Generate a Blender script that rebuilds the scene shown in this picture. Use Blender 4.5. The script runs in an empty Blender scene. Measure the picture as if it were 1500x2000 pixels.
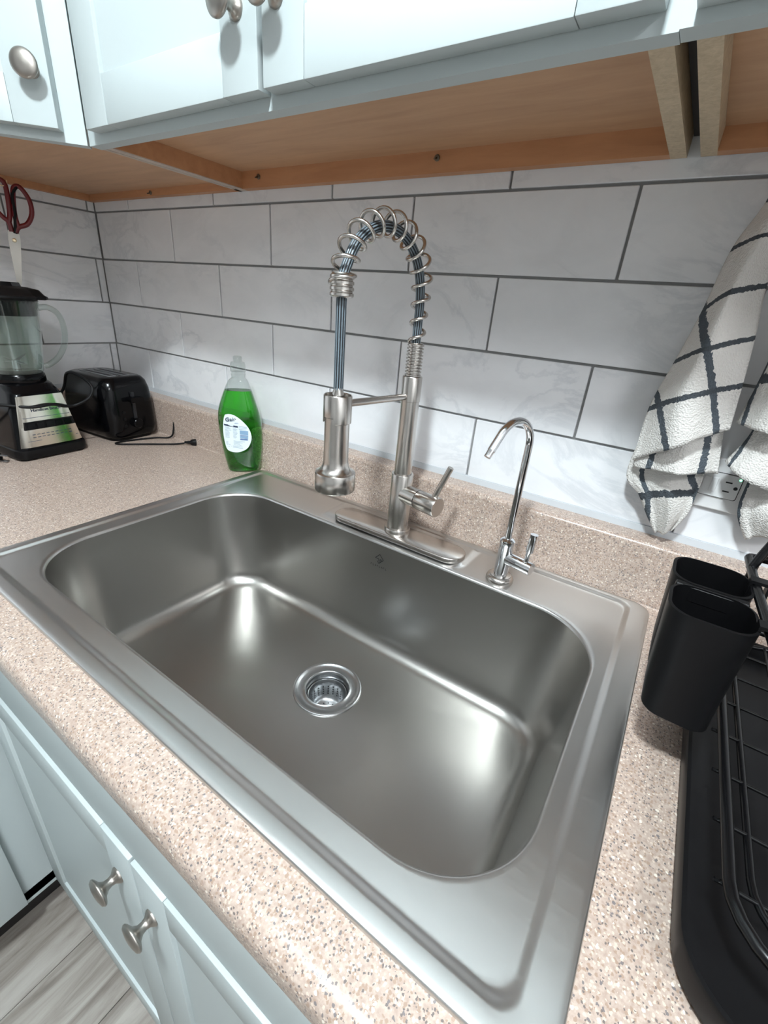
import bpy, bmesh, math, random
from math import sin, cos, pi, radians, sqrt, atan2
from mathutils import Vector, Matrix
random.seed(4)
S = bpy.context.scene
COL = S.collection

# ---------------------------------------------------------------- camera
FPX = 869.32
cam_d = bpy.data.cameras.new('camera'); cam = bpy.data.objects.new('camera', cam_d); COL.objects.link(cam)
cam_d.sensor_fit = 'VERTICAL'; cam_d.sensor_height = 24.0; cam_d.lens = 24.0*FPX/2000.0
cam_d.clip_start = 0.01; cam_d.clip_end = 50
RX = (0.82593623, 0.55811689, 0.07959195); DN = (0.29516941, -0.3078211, -0.90450052); FW = (-0.48031694, 0.77055285, -0.41897964)
CC = (0.7854817, -0.73908783, 0.38133037)
cam.matrix_world = Matrix(((RX[0], -DN[0], -FW[0], CC[0]), (RX[1], -DN[1], -FW[1], CC[1]), (RX[2], -DN[2], -FW[2], CC[2]), (0, 0, 0, 1)))
S.camera = cam
# ---------------------------------------------------------------- world, lamps' strength, exposure
w = bpy.data.worlds.new('room_air'); S.world = w; w.use_nodes = True
w.node_tree.nodes['Background'].inputs[0].default_value = (0.8, 0.85, 0.9, 1); w.node_tree.nodes['Background'].inputs[1].default_value = 0.05
MAIN_LAMP = (0.65, -1.05, 1.40); MAIN_W = 64.0
FILL_LAMP = (1.95, -1.45, 1.40); FILL_W = 42.0  # second lamp is an added fill light, out of view
S.view_settings.view_transform = 'Standard'; S.view_settings.look = 'None'
S.view_settings.gamma = 1; S.view_settings.use_curve_mapping = False
S.view_settings.exposure = 0.0

# ---------------------------------------------------------------- helpers
def tag(o, label=None, cat=None, group=None, kind=None):
    if label: o['label'] = label
    if cat: o['category'] = cat
    if group: o['group'] = group
    if kind: o['kind'] = kind
    return o
def thing(name, label, cat, loc=(0, 0, 0), group=None, kind=None):
    o = bpy.data.objects.new(name, None); COL.objects.link(o); o.location = loc
    o.empty_display_size = 0.02
    return tag(o, label, cat, group, kind)
def wm(o):
    m = Matrix.Translation(o.location)
    if o.parent: m = wm(o.parent) @ o.matrix_parent_inverse @ m
    return m
def link(name, me, parent=None, mat=None, mw=None):
    """link mesh 'me' (in world coordinates, or placed by mw) under parent"""
    o = bpy.data.objects.new(name, me); COL.objects.link(o)
    if mat is not None and not me.materials: me.materials.append(mat)
    if parent is not None:
        o.parent = parent; o.matrix_parent_inverse = WM[parent.name].inverted()
    if mw is not None: o.matrix_basis = mw
    WM[o.name] = mw.copy() if mw is not None else Matrix.Identity(4)
    return o
WM = {}
def T(name, label, cat, loc=(0, 0, 0), group=None, kind=None):
    group = group or {'wall_cabinet': 'wall cabinets above the counter', 'base_cabinet': 'base cabinets under the counter', 'dish_towel': 'checked dish towels', 'cup_hook': 'cup hooks under the wall cabinets', 'ceiling_lamp': 'ceiling lamps'}.get(name)
    o = thing(name, label, cat, loc, group, kind); WM[o.name] = Matrix.Translation(loc); return o
def mesh(name, vs, fs, mat=None, smooth=False, autos=None):
    me = bpy.data.meshes.new(name); me.from_pydata([tuple(v) for v in vs], [], fs); me.update()
    if mat: me.materials.append(mat)
    bm = bmesh.new(); bm.from_mesh(me); bmesh.ops.recalc_face_normals(bm, faces=bm.faces)
    if autos is not None:
        a = radians(autos)
        for f in bm.faces: f.smooth = True
        for e in bm.edges:
            if len(e.link_faces) == 2 and e.calc_face_angle(0) > a: e.smooth = False
    bm.to_mesh(me); bm.free()
    if smooth:
        for p in me.polygons: p.use_smooth = True
    return me
class MB:
    def __init__(s): s.v = []; s.f = []
    def add(s, vs, fs):
        b = len(s.v); s.v += [tuple(v) for v in vs]; s.f += [tuple(b+i for i in f) for f in fs]; return s
    def box(s, x0, x1, y0, y1, z0, z1, M=None):
        vs = [Vector(p) for p in [(x0,y0,z0),(x1,y0,z0),(x1,y1,z0),(x0,y1,z0),(x0,y0,z1),(x1,y0,z1),(x1,y1,z1),(x0,y1,z1)]]
        if M: vs = [M @ v for v in vs]
        return s.add(vs, [(0,3,2,1),(4,5,6,7),(0,1,5,4),(1,2,6,5),(2,3,7,6),(3,0,4,7)])
    def loft(s, rings, c0=True, c1=True, closed=False):
        n = len(rings[0]); vs = [p for r in rings for p in r]; fs = []
        m = len(rings)
        for i in range(m if closed else m-1):
            a = i*n; b = ((i+1) % m)*n
            for j in range(n):
                k = (j+1) % n; fs.append((a+j, a+k, b+k, b+j))
        if c0 and not closed: fs.append(tuple(range(n))[::-1])
        if c1 and not closed: fs.append(tuple(range((m-1)*n, m*n)))
        return s.add(vs, fs)
    def lathe(s, prof, seg=32, M=None, c0=True, c1=True):
        rings = []
        for r, z in prof:
            ring = [Vector((r*cos(2*pi*i/seg), r*sin(2*pi*i/seg), z)) for i in range(seg)]
            if M: ring = [M @ p for p in ring]
            rings.append(ring)
        return s.loft(rings, c0, c1)
    def tube(s, path, r, seg=12, closed=False, c=True, flat=None):
        P = [Vector(p) for p in path]; n = len(P); rings = []
        t0 = (P[1]-P[0]).normalized(); u = t0.orthogonal().normalized()
        prev = t0
        for i in range(n):
            if closed: t = (P[(i+1) % n]-P[i-1]).normalized()
            else: t = (P[min(i+1, n-1)]-P[max(i-1, 0)]).normalized()
            q = prev.rotation_difference(t); u = (q @ u); u = (u-t*u.dot(t)).normalized(); prev = t
            b = t.cross(u); rr = r[i] if isinstance(r, (list, tuple)) else r
            rings.append([P[i]+(u*cos(2*pi*k/seg)+b*sin(2*pi*k/seg))*rr for k in range(seg)])
        return s.loft(rings, c, c, closed)
    def mesh(s, name, mat=None, bevel=0, bseg=2, smooth=None, autos=35):
        me = mesh(name, s.v, s.f, mat)
        bm = bmesh.new(); bm.from_mesh(me)
        if bevel:
            es = [e for e in bm.edges if len(e.link_faces) == 2 and e.calc_face_angle(0) > 0.5]
            bmesh.ops.bevel(bm, geom=es, offset=bevel, segments=bseg, profile=0.5, affect='EDGES', clamp_overlap=True)
        if autos:
            a = radians(autos)
            for f in bm.faces: f.smooth = True
            for e in bm.edges:
                if len(e.link_faces) == 2 and e.calc_face_angle(0) > a: e.smooth = False
        bm.to_mesh(me); bm.free(); return me
    def obj(s, name, mat, parent=None, mw=None, **k):
        return link(name, s.mesh(name, mat, **k), parent, None, mw)
def rr(x0, x1, y0, y1, r, z, nc=12, nx=1, ny=1):
    """rounded rectangle ring; nx/ny subdivisions of the straight sides; starts on the +x side going ccw"""
    pts = []
    cs = [(x1-r, y1-r, 0), (x0+r, y1-r, pi/2), (x0+r, y0+r, pi), (x1-r, y0+r, 3*pi/2)]
    for k, (cx, cy, a0) in enumerate(cs):
        arc = [(cx+r*cos(a0+pi/2*i/nc), cy+r*sin(a0+pi/2*i/nc)) for i in range(nc+1)]
        pts += arc
        nxt = cs[(k+1) % 4]; a1 = nxt[2]
        p1 = (nxt[0]+r*cos(a1), nxt[1]+r*sin(a1)); p0 = arc[-1]
        m = nx if k in (0, 2) else ny
        pts += [(p0[0]+(p1[0]-p0[0])*i/m, p0[1]+(p1[1]-p0[1])*i/m) for i in range(1, m)]
    return [Vector((a, b, z)) for a, b in pts]
def crom(P, n):
    """Catmull-Rom through points (tuples of any length)"""
    out = []; m = len(P)
    for i in range(m-1):
        p0 = P[max(i-1, 0)]; p1 = P[i]; p2 = P[i+1]; p3 = P[min(i+2, m-1)]
        for k in range(n):
            t = k/n
            out.append(tuple(0.5*((2*b)+(-a+c)*t+(2*a-5*b+4*c-d)*t*t+(-a+3*b-3*c+d)*t**3) for a, b, c, d in zip(p0, p1, p2, p3)))
    out.append(tuple(P[-1])); return out
def smooth01(t): t = max(0, min(1, t)); return t*t*(3-2*t)
def frame(o, zdir, xdir=None):
    z = Vector(zdir).normalized(); x = Vector(xdir) if xdir else z.orthogonal(); x = (x-z*x.dot(z)).normalized(); y = z.cross(x)
    return Matrix(((x.x, y.x, z.x, o[0]), (x.y, y.y, z.y, o[1]), (x.z, y.z, z.z, o[2]), (0, 0, 0, 1)))
def text_mesh(body, size, mat, extrude=0.0001, align='CENTER', bold=0):
    cu = bpy.data.curves.new('lettering', 'FONT'); cu.body = body; cu.size = size; cu.extrude = extrude; cu.align_x = align; cu.align_y = 'CENTER'; cu.resolution_u = 3; cu.offset = bold
    o = bpy.data.objects.new('lettering', cu); COL.objects.link(o)
    bpy.context.view_layer.update()
    me = bpy.data.meshes.new_from_object(o.evaluated_get(bpy.context.evaluated_depsgraph_get()))
    bpy.data.objects.remove(o); me.materials.clear(); me.materials.append(mat); return me

# ---------------------------------------------------------------- materials
def mat(name, color=(0.8, 0.8, 0.8), rough=0.5, metal=0.0, **k):
    m = bpy.data.materials.new(name); m.use_nodes = True; b = m.node_tree.nodes['Principled BSDF']
    b.inputs['Base Color'].default_value = (*color, 1); b.inputs['Roughness'].default_value = rough; b.inputs['Metallic'].default_value = metal
    for a, v in k.items(): b.inputs[a.replace('_', ' ')].default_value = v
    return m
class NT:
    def __init__(s, m): s.m = m; s.t = m.node_tree; s.b = s.t.nodes['Principled BSDF']
    def n(s, ty, **k):
        x = s.t.nodes.new('ShaderNode'+ty)
        for a, v in k.items():
            if hasattr(x, a): setattr(x, a, v)
        return x
    def l(s, a, b): s.t.links.new(a, b)
    def pos(s, scale=(1, 1, 1), obj=False, rnd=False):
        g = s.n('TexCoord').outputs['Object'] if obj else s.n('NewGeometry').outputs['Position']
        mp = s.n('Mapping'); mp.inputs['Scale'].default_value = scale; s.l(g, mp.inputs['Vector']); out = mp.outputs[0]
        if rnd:
            oi = s.n('ObjectInfo'); mu = s.n('Math', operation='MULTIPLY'); mu.inputs[1].default_value = 37.0; s.l(oi.outputs['Random'], mu.inputs[0])
            ad = s.n('VectorMath', operation='ADD'); s.l(out, ad.inputs[0]); s.l(mu.outputs[0], ad.inputs[1]); out = ad.outputs[0]
        return out
    def noise(s, vec, scale, detail=4, rough=0.5, dist=0):
        x = s.n('TexNoise'); x.inputs['Scale'].default_value = scale; x.inputs['Detail'].default_value = detail; x.inputs['Roughness'].default_value = rough; x.inputs['Distortion'].default_value = dist
        s.l(vec, x.inputs['Vector']); return x.outputs['Fac']
    def ramp(s, fac, stops):
        x = s.n('ValToRGB'); e = x.color_ramp.elements
        while len(e) < len(stops): e.new(0.5)
        for el, (p, c) in zip(e, stops): el.position = p; el.color = (*c, 1) if len(c) == 3 else c
        s.l(fac, x.inputs[0]); return x.outputs[0]
    def mix(s, f, a, b, ty='MIX'):
        x = s.n('Mix', data_type='RGBA', blend_type=ty)
        for sock, v in ((x.inputs[0], f), (x.inputs[6], a), (x.inputs[7], b)):
            if isinstance(v, (int, float)): sock.default_value = v
            elif isinstance(v, tuple): sock.default_value = (*v, 1)
            else: s.l(v, sock)
        return x.outputs[2]
    def col(s, c): s.l(c, s.b.inputs['Base Color'])
    def rough(s, fac, lo, hi):
        x = s.n('MapRange'); x.inputs[3].default_value = lo; x.inputs[4].default_value = hi; s.l(fac, x.inputs[0]); s.l(x.outputs[0], s.b.inputs['Roughness'])
    def bump(s, h, dist, strength=1.0):
        x = s.n('Bump'); x.inputs['Distance'].default_value = dist; x.inputs['Strength'].default_value = strength; s.l(h, x.inputs['Height']); s.l(x.outputs[0], s.b.inputs['Normal'])

def steel(name, color, rough, sc, amt=0.08, aniso=0.0, obj=False, bumpy=False):
    m = mat(name, color, rough, 1.0); t = NT(m)
    f = t.noise(t.pos(sc, obj), 1.0, 3, 0.6); t.rough(f, rough-amt, rough+amt)
    if bumpy: t.bump(f, 0.0001, 0.25)
    if aniso: t.b.inputs['Anisotropic'].default_value = aniso
    return m
M_BOWL_SHADED = steel('brushed_bowl_steel_shaded', (0.425, 0.415, 0.395), 0.30, (25, 700, 250), 0.04)  # same steel as the deck, darkened: the bowl's shade is in the colour
M_DECK_LIT = steel('brushed_deck_steel_lit', (0.59, 0.585, 0.575), 0.34, (25, 700, 250), 0.06)  # same steel as the bowl, lightened: lamp glare is in the colour
M_STEEL = steel('brushed_nickel', (0.56, 0.53, 0.50), 0.24, (900, 900, 30), 0.06)
M_STEELX = steel('brushed_nickel_cross', (0.56, 0.53, 0.50), 0.24, (30, 900, 900), 0.06)
M_CHROME = mat('chrome', (0.75, 0.76, 0.78), 0.06, 1.0)
M_KNOB = mat('satin_nickel', (0.37, 0.345, 0.315), 0.33, 1.0)
M_STRAIN = mat('strainer_steel', (0.48, 0.49, 0.50), 0.30, 1.0)
M_BLACKHOLE = mat('dark_hole', (0.01, 0.01, 0.012), 0.6)

m = M_TILE = mat('marble_tile', (0.6, 0.6, 0.6), 0.24); t = NT(m)
p = t.pos((1, 1, 1.6), rnd=True)
v1 = t.noise(p, 5.0, 8, 0.62, 1.2); a1 = t.ramp(v1, [(0.0, (0, 0, 0)), (0.455, (0, 0, 0)), (0.5, (1, 1, 1)), (0.55, (0, 0, 0)), (1, (0, 0, 0))])
v2 = t.noise(p, 9.0, 6, 0.6, 0.6); a2 = t.ramp(v2, [(0.35, (0, 0, 0)), (0.7, (1, 1, 1))])
v3 = t.noise(p, 3.0, 2, 0.5)
mm = t.n('Math', operation='MULTIPLY'); t.l(a1, mm.inputs[0]); t.l(t.ramp(v3, [(0.42, (0, 0, 0)), (0.66, (0.40, 0.40, 0.40))]), mm.inputs[1])
base = t.mix(a2, (0.78, 0.79, 0.81), (0.72, 0.73, 0.75))
t.col(t.mix(mm.outputs[0], base, (0.42, 0.45, 0.49)))
M_GROUT = mat('grey_grout', (0.26, 0.26, 0.26), 0.9); t = NT(M_GROUT); t.bump(t.noise(t.pos(), 900, 2), 0.0003, 0.4)
M_CAULK = mat('grey_caulk', (0.55, 0.58, 0.61), 0.6)

m = M_LAM = mat('speckled_laminate', (0.6, 0.5, 0.42), 0.30); t = NT(m)
P0 = t.pos()
def fleck(t, vec, scale, thr, seed, keep):
    mp = t.n('Mapping'); mp.inputs['Location'].default_value = (seed, seed*1.7, seed*.3); t.l(vec, mp.inputs['Vector'])
    nz = t.n('TexNoise'); nz.inputs['Scale'].default_value = scale*1.3; t.l(mp.outputs[0], nz.inputs['Vector'])
    mx = t.n('VectorMath', operation='MULTIPLY_ADD'); t.l(nz.outputs['Color'], mx.inputs[0]); k = 0.8/scale; mx.inputs[1].default_value = (k, k, k); t.l(mp.outputs[0], mx.inputs[2])
    v = t.n('TexVoronoi'); v.inputs['Scale'].default_value = scale; t.l(mx.outputs[0], v.inputs['Vector'])
    a = t.n('Math', operation='LESS_THAN'); a.inputs[1].default_value = thr; t.l(v.outputs['Distance'], a.inputs[0])
    sp = t.n('SeparateColor'); t.l(v.outputs['Color'], sp.inputs[0])
    b = t.n('Math', operation='LESS_THAN'); b.inputs[1].default_value = keep; t.l(sp.outputs[0], b.inputs[0])
    c = t.n('Math', operation='MULTIPLY'); t.l(a.outputs[0], c.inputs[0]); t.l(b.outputs[0], c.inputs[1]); return c.outputs[0]
c0 = t.ramp(t.noise(P0, 260, 3, 0.6), [(0.35, (0.36, 0.272, 0.225)), (0.65, (0.475, 0.385, 0.33))])
c0 = t.mix(fleck(t, P0, 380, 0.45, 3.1, 0.45), c0, (0.33, 0.235, 0.18))
c0 = t.mix(fleck(t, P0, 400, 0.40, 7.7, 0.38), c0, (0.56, 0.46, 0.385))
c0 = t.mix(fleck(t, P0, 520, 0.42, 12.2, 0.20), c0, (0.15, 0.125, 0.12))
c0 = t.mix(fleck(t, P0, 300, 0.30, 19.9, 0.16), c0, (0.17, 0.15, 0.15))
c0 = t.mix(fleck(t, P0, 270, 0.32, 23.5, 0.17), c0, (0.68, 0.62, 0.54))
t.col(c0)

M_PAINT = mat('pale_painted_wood', (0.46, 0.515, 0.52), 0.42); t = NT(M_PAINT); t.bump(t.noise(t.pos(), 260, 3), 0.0002, 0.25)
M_PAINTW = mat('wall_paint', (0.88, 0.88, 0.88), 0.8)
M_CEIL = mat('ceiling_paint', (0.89, 0.89, 0.89), 0.9)
def wood(name, a, b, sc):
    m = mat(name, a, 0.5); t = NT(m); f = t.noise(t.pos(sc), 6, 5, 0.6, 0.5); t.col(t.ramp(f, [(0.3, a), (0.7, b)])); t.bump(f, 0.0003, 0.2); return m
M_UNDER = wood('orange_plywood', (0.46, 0.265, 0.15), (0.57, 0.345, 0.20), (1, 7, 7))
M_RAIL = wood('orange_pine', (0.44, 0.205, 0.095), (0.54, 0.27, 0.13), (1.5, 9, 9))
M_EDGE = wood('raw_particle_board', (0.44, 0.34, 0.22), (0.60, 0.48, 0.33), (30, 30, 30))
M_EDGEP = wood('pale_edge_board', (0.40, 0.33, 0.28), (0.52, 0.45, 0.39), (20, 20, 20))
m = M_FLOOR = mat('grey_vinyl_plank', (0.4, 0.38, 0.36), 0.45); t = NT(m)
f = t.noise(t.pos((9, 1.2, 1), rnd=True), 3.0, 7, 0.65, 1.0); t.col(t.ramp(f, [(0.3, (0.17, 0.145, 0.125)), (0.5, (0.32, 0.29, 0.26)), (0.7, (0.44, 0.415, 0.38))])); t.bump(f, 0.0006, 0.3)
M_DARK = mat('toe_kick_black', (0.012, 0.010, 0.010), 0.6)
M_BLK = mat('black_gloss_plastic', (0.002, 0.002, 0.0025), 0.16, Specular_IOR_Level=0.2)
M_BLKM = mat('black_matte_plastic', (0.003, 0.003, 0.0035), 0.42, Specular_IOR_Level=0.22)
M_RUB = mat('black_rubber', (0.003, 0.003, 0.0035), 0.5, Specular_IOR_Level=0.22)
M_BLKMET = mat('black_coated_wire', (0.003, 0.003, 0.0035), 0.25, Specular_IOR_Level=0.35)
M_HOSE = mat('hose_rib', (0.15, 0.19, 0.22), 0.3); M_HOSED = mat('hose_groove', (0.008, 0.010, 0.013), 0.45)
M_RED = mat('red_handle', (0.13, 0.005, 0.008), 0.35)
M_BLADE = mat('scissor_blade', (0.33, 0.31, 0.28), 0.4, 1.0)
M_MIRR = mat('polished_panel', (0.72, 0.68, 0.60), 0.13, 1.0)
M_WHITE = mat('white_plastic', (0.80, 0.80, 0.80), 0.28)
M_BRASS = mat('brass_pin', (0.75, 0.62, 0.42), 0.3, 1.0)
M_SCREW = mat('dull_screw', (0.16, 0.13, 0.10), 0.4, 1.0)
M_LABEL = mat('white_label', (0.72, 0.80, 0.84), 0.4)
M_INKB = mat('blue_ink', (0.10, 0.18, 0.36), 0.5); M_INKL = mat('pale_blue_ink', (0.22, 0.36, 0.52), 0.5); M_INKD = mat('navy_ink', (0.015, 0.03, 0.07), 0.5); M_INKG = mat('grey_ink', (0.36, 0.44, 0.52), 0.5)
M_MARK = mat('etched_mark', (0.02, 0.02, 0.02), 0.5)
M_GREEN = mat('green_soap', (0.06, 0.66, 0.03), 0.03, Transmission_Weight=1.0, IOR=1.36)
M_GLASS = mat('jar_glass', (0.93, 0.98, 0.96), 0.01, Transmission_Weight=1.0, IOR=1.5)
def clear(name, tint, f=0.14):
    m = bpy.data.materials.new(name); m.use_nodes = True; nt = m.node_tree; nt.nodes.clear()
    o = nt.nodes.new('ShaderNodeOutputMaterial'); mx = nt.nodes.new('ShaderNodeMixShader'); tr = nt.nodes.new('ShaderNodeBsdfTransparent'); gl = nt.nodes.new('ShaderNodeBsdfGlossy')
    tr.inputs[0].default_value = (*tint, 1); gl.inputs[0].default_value = (1, 1, 1, 1); gl.inputs[1].default_value = 0.04
    lw = nt.nodes.new('ShaderNodeLayerWeight'); lw.inputs[0].default_value = 0.5; pw_ = nt.nodes.new('ShaderNodeMath'); pw_.operation = 'POWER'; pw_.inputs[1].default_value = 2.5; ml_ = nt.nodes.new('ShaderNodeMath'); ml_.operation = 'MULTIPLY_ADD'; ml_.inputs[1].default_value = f*2; ml_.inputs[2].default_value = 0.03; nt.links.new(lw.outputs['Facing'], pw_.inputs[0]); nt.links.new(pw_.outputs[0], ml_.inputs[0])
    nt.links.new(ml_.outputs[0], mx.inputs[0]); nt.links.new(tr.outputs[0], mx.inputs[1]); nt.links.new(gl.outputs[0], mx.inputs[2]); nt.links.new(mx.outputs[0], o.inputs[0]); return m
M_CLEAR = clear('clear_plastic', (0.84, 0.87, 0.86), 0.42)
M_JAR = clear('jar_glass_thin', (0.84, 0.88, 0.86), 0.42)
def emit(name, c, s):
    m = mat(name, (0.9, 0.9, 0.9), 0.4); b = m.node_tree.nodes['Principled BSDF']; b.inputs['Emission Color'].default_value = (*c, 1); b.inputs['Emission Strength'].default_value = s; return m
M_LED = emit('green_indicator', (0.2, 1.0, 0.5), 4.0)
# towel: white terry with dark grey-blue checks, driven by the cloth's own uv (one unit = one check)
m = M_TOWEL = mat('checked_terry', (0.8, 0.8, 0.8), 0.95); t = NT(m)
uv = t.n('UVMap').outputs[0]; sx = t.n('SeparateXYZ'); t.l(uv, sx.inputs[0])
jn = t.noise(t.pos((1, 1, 1)), 260, 2, 0.5)
def stripe(sock):
    a = t.n('Math', operation='MULTIPLY_ADD'); t.l(jn, a.inputs[0]); a.inputs[1].default_value = 0.07; t.l(sock, a.inputs[2])
    b = t.n('Math', operation='ADD'); t.l(a.outputs[0], b.inputs[0]); b.inputs[1].default_value = 0.465
    c = t.n('Math', operation='FRACT'); t.l(b.outputs[0], c.inputs[0]); d = t.n('Math', operation='SUBTRACT'); t.l(c.outputs[0], d.inputs[0]); d.inputs[1].default_value = 0.5
    e = t.n('Math', operation='ABSOLUTE'); t.l(d.outputs[0], e.inputs[0]); f = t.n('Math', operation='LESS_THAN'); t.l(e.outputs[0], f.inputs[0]); f.inputs[1].default_value = 0.055; return f.outputs[0]
su = stripe(sx.outputs[0]); sv = stripe(sx.outputs[1])
c1 = t.mix(su, (0.66, 0.64, 0.61), (0.07, 0.085, 0.10)); c2 = t.mix(sv, c1, (0.055, 0.065, 0.075)); t.col(c2)
vo = t.n('TexVoronoi'); vo.inputs['Scale'].default_value = 480; t.l(t.pos(), vo.inputs['Vector']); t.bump(vo.outputs['Distance'], 0.0015, 0.7)

# ---------------------------------------------------------------- the room
FL = -0.91; CE = 1.49; XC = -0.6726
def struct(name, mb, mt, **k): o = mb.obj(name, mt, **k); o['kind'] = 'structure'; return o
wb = struct('wall_back', MB().box(XC-.1, 2.6, 0.0045, .1, FL, CE), M_GROUT, autos=None)
wl = struct('wall_left', MB().box(XC-.1, XC-.0045, -4.2, 0.0045, FL, CE), M_GROUT, autos=None)
struct('wall_right', MB().box(2.6, 2.7, -4.2, .1, FL, CE), M_PAINTW, autos=None)
struct('wall_front', MB().box(XC-.1, 2.7, -4.3, -4.2, FL, CE), M_PAINTW, autos=None)
struct('ceiling', MB().box(XC-.1, 2.7, -4.3, .1, CE, CE+.1), M_CEIL, autos=None)
fl = struct('floor', MB().box(XC-.1, 2.7, -4.3, .1, FL-.1, FL-.003), M_DARK, autos=None)
pw = 0.152
for i in range(-6, 15):                       # vinyl planks, running towards the sink wall
    x0 = 0.06+i*pw
    if x0 > 2.5 or x0+pw < XC: continue
    y = -4.2+random.random()*0.8
    y0 = -4.2
    while y0 < 0:
        y1 = min(y, 0)
        if y1-y0 > .02:
            MB().box(max(x0, XC)+.0008, x0+pw-.0008, y0+.0008, y1-.0008, FL-.003, FL).obj('plank', M_FLOOR, fl, autos=None)
        y0 = y; y += 1.2
# tiles
Z1 = 0.5468; TH = 0.11015; TL = 0.3331; G = 0.0019
rows = [(Z1, Z1+TH, 0.156), (Z1-TH, Z1, 0.3296), (Z1-2*TH, Z1-TH, 0.494), (Z1-3*TH, Z1-2*TH, 0.3287), (0.1085, Z1-3*TH, 0.4965)]
tcache = {}
def tile(x0, x1, z0, z1, parent, left=False):
    key = (round(x1-x0, 3), round(z1-z0, 3))
    if key not in tcache:
        a, b = key; tcache[key] = MB().box(-a/2+G, a/2-G, -.0045, .0045, -b/2+G, b/2-G).mesh('tile', M_TILE, bevel=.0008, bseg=1, autos=30)
    mw = Matrix.Translation(((x0+x1)/2, 0.0045, (z0+z1)/2))
    if left: mw = Matrix.Translation((XC-.0045, (x0+x1)/2, (z0+z1)/2)) @ Matrix.Rotation(radians(90), 4, 'Z')
    link('tile', tcache[key], parent, None, mw)
for z0, z1, o in rows:
    k = -6
    while o+k*TL < 1.5:
        a, b = max(o+k*TL, XC-.0005), o+(k+1)*TL
        if b-a > .01: tile(a, b, z0, z1, wb)
        k += 1
for r, (z0, z1, o) in enumerate(rows):
    o = -0.019 if r in (0, 2, 4) else -0.19-(.02 if r == 1 else 0)
    k = 1
    while o+k*TL > -1.2:
        a, b = o+(k-1)*TL, min(o+k*TL, .0005)
        if b-a > .01: tile(a, b, z0, z1, wl, True)
        k -= 1
struct('trim_1', MB().box(XC+.001, 1.6, -.0022, .0045,   .0985, .1105), M_CAULK, autos=None)
struct('trim_2', MB().box(XC-.0045, XC+.0025, -2.2, -.001,   .0985, .1105), M_CAULK, autos=None)

# ---------------------------------------------------------------- ceiling lamps
def lamp(name, loc, watt, r, label, warm):
    t_ = T(name, label, 'lamp', (loc[0], loc[1], CE))
    MB().lathe([(r*1.05, CE), (r*1.05, CE-.025), (r*.98, CE-.03)], 40).obj('base_ring', M_KNOB, t_, mw=Matrix.Translation((loc[0], loc[1], 0)))
    prof = [(r*.97, CE-.028)]+[(r*.97*cos(a), CE-.03-.07*sin(a)) for a in [i*pi/2/8 for i in range(1, 8)]]+[(.002, CE-.1)]
    s = watt/(pi*2*pi*r*r*0.8)
    MB().lathe(prof, 32).obj('diffuser', emit(name+'_glow', warm, s), t_, mw=Matrix.Translation((loc[0], loc[1], 0)))
lamp('ceiling_lamp', MAIN_LAMP, MAIN_W, 0.085, 'round white domed ceiling lamp above the sink aisle', (0.86, 0.96, 1.0))
lamp('ceiling_lamp', FILL_LAMP, FILL_W, 0.2, 'added fill lamp out of view, a wide round dome further right in the room', (0.95, 0.97, 1.0))

# ---------------------------------------------------------------- countertop
ct = T('countertop', 'speckled beige and pink laminate countertop with a raised back lip around the sink', 'countertop', (0.4, -.3, 0))
SX0, SX1, SY0, SY1 = 0.012, 0.826, -.592, -.0575
top = MB(); TZ = -.038
for x0, x1, y0, y1 in [(XC, SX0, -.63, -.001), (SX1, 1.6, -.63, -.001), (SX0, SX1, -.63, SY0), (SX0, SX1, SY1, -.001), (XC, -.018, -2.2, -.63)]:
    top.box(x0, x1, y0, y1, TZ, 0)
def nose(y, off=0):
    R = .016; pr = [(y, 0)]
    f = y-.018
    pr += [(f+R-R*sin(a), -R+R*cos(a)) for a in [i*pi/2/8 for i in range(0, 9)]]
    pr += [(f, TZ+.008)]+[(f+.008-.008*cos(a), TZ+.008-.008*sin(a)) for a in [i*pi/2/4 for i in range(1, 5)]]+[(y, TZ)]
    return pr
pr = nose(-.63); top.loft([[Vector((x, a, b)) for a, b in pr] for x in (-.018, 1.6)])
pr = nose(0); top.loft([[Vector((-.018-a, y, b)) for a, b in pr] for y in (-2.2, -.63)])
top.obj('worktop', M_LAM, ct, autos=30)
def lip_prof():
    d = .041; R = .008; h = .0994
    pts = [(.0, 0), (.0, h)]
    pts += [(d-R+R*sin(a), h-R+R*cos(a)) for a in [i*pi/2/6 for i in range(7)]]
    pts += [(d+.004-.004*cos(a), .004-.004*sin(a)) for a in [i*pi/2/4 for i in range(5)]]
    return pts
lp = lip_prof()
MB().loft([[Vector((x, -.0001-a, b)) for a, b in lp] for x in (XC, 1.6)]).obj('back_lip', M_LAM, ct, autos=30)
MB().loft([[Vector((XC+.0001+a, y, b)) for a, b in lp] for y in (-2.2, -.041)]).obj('back_lip', M_LAM, ct, autos=30)

# ---------------------------------------------------------------- sink
sk = T('kitchen_sink', 'large single bowl brushed stainless steel drop-in sink set in the speckled counter', 'sink', (0.42, -.33, 0))
NC, NX, NY = 16, 170, 60
def R_(x0, x1, y0, y1, r, z): return rr(x0, x1, y0, y1, r, z, NC, NX, NY)
OX0, OX1, OY0, OY1 = 0.0, .838, -.604, -.0453
def off(d, z, r=.024): return R_(OX0+d, OX1-d, OY0+d, OY1-d*.6, max(r-d*.5, .008), z)
rings = [off(.004, -.001), off(.0, .0005), off(.0002, .0028), off(.0009, .0041), off(.0022, .0047), off(.006, .0048)]
st = (.0145, .8135, -.589, -.0545); sb = (.0215, .8045, -.579, -.0625)
for t_ in (0, .15, .35, .5, .65, .85, 1):
    b = [st[i]+(sb[i]-st[i])*t_ for i in range(4)]
    rings.append(R_(*b, .017, .0048-.0034*smooth01(t_)))
ring_a = rings[-1]; ring_b = R_(.044, .792, -.556, -.150, .095, .0014)
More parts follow.
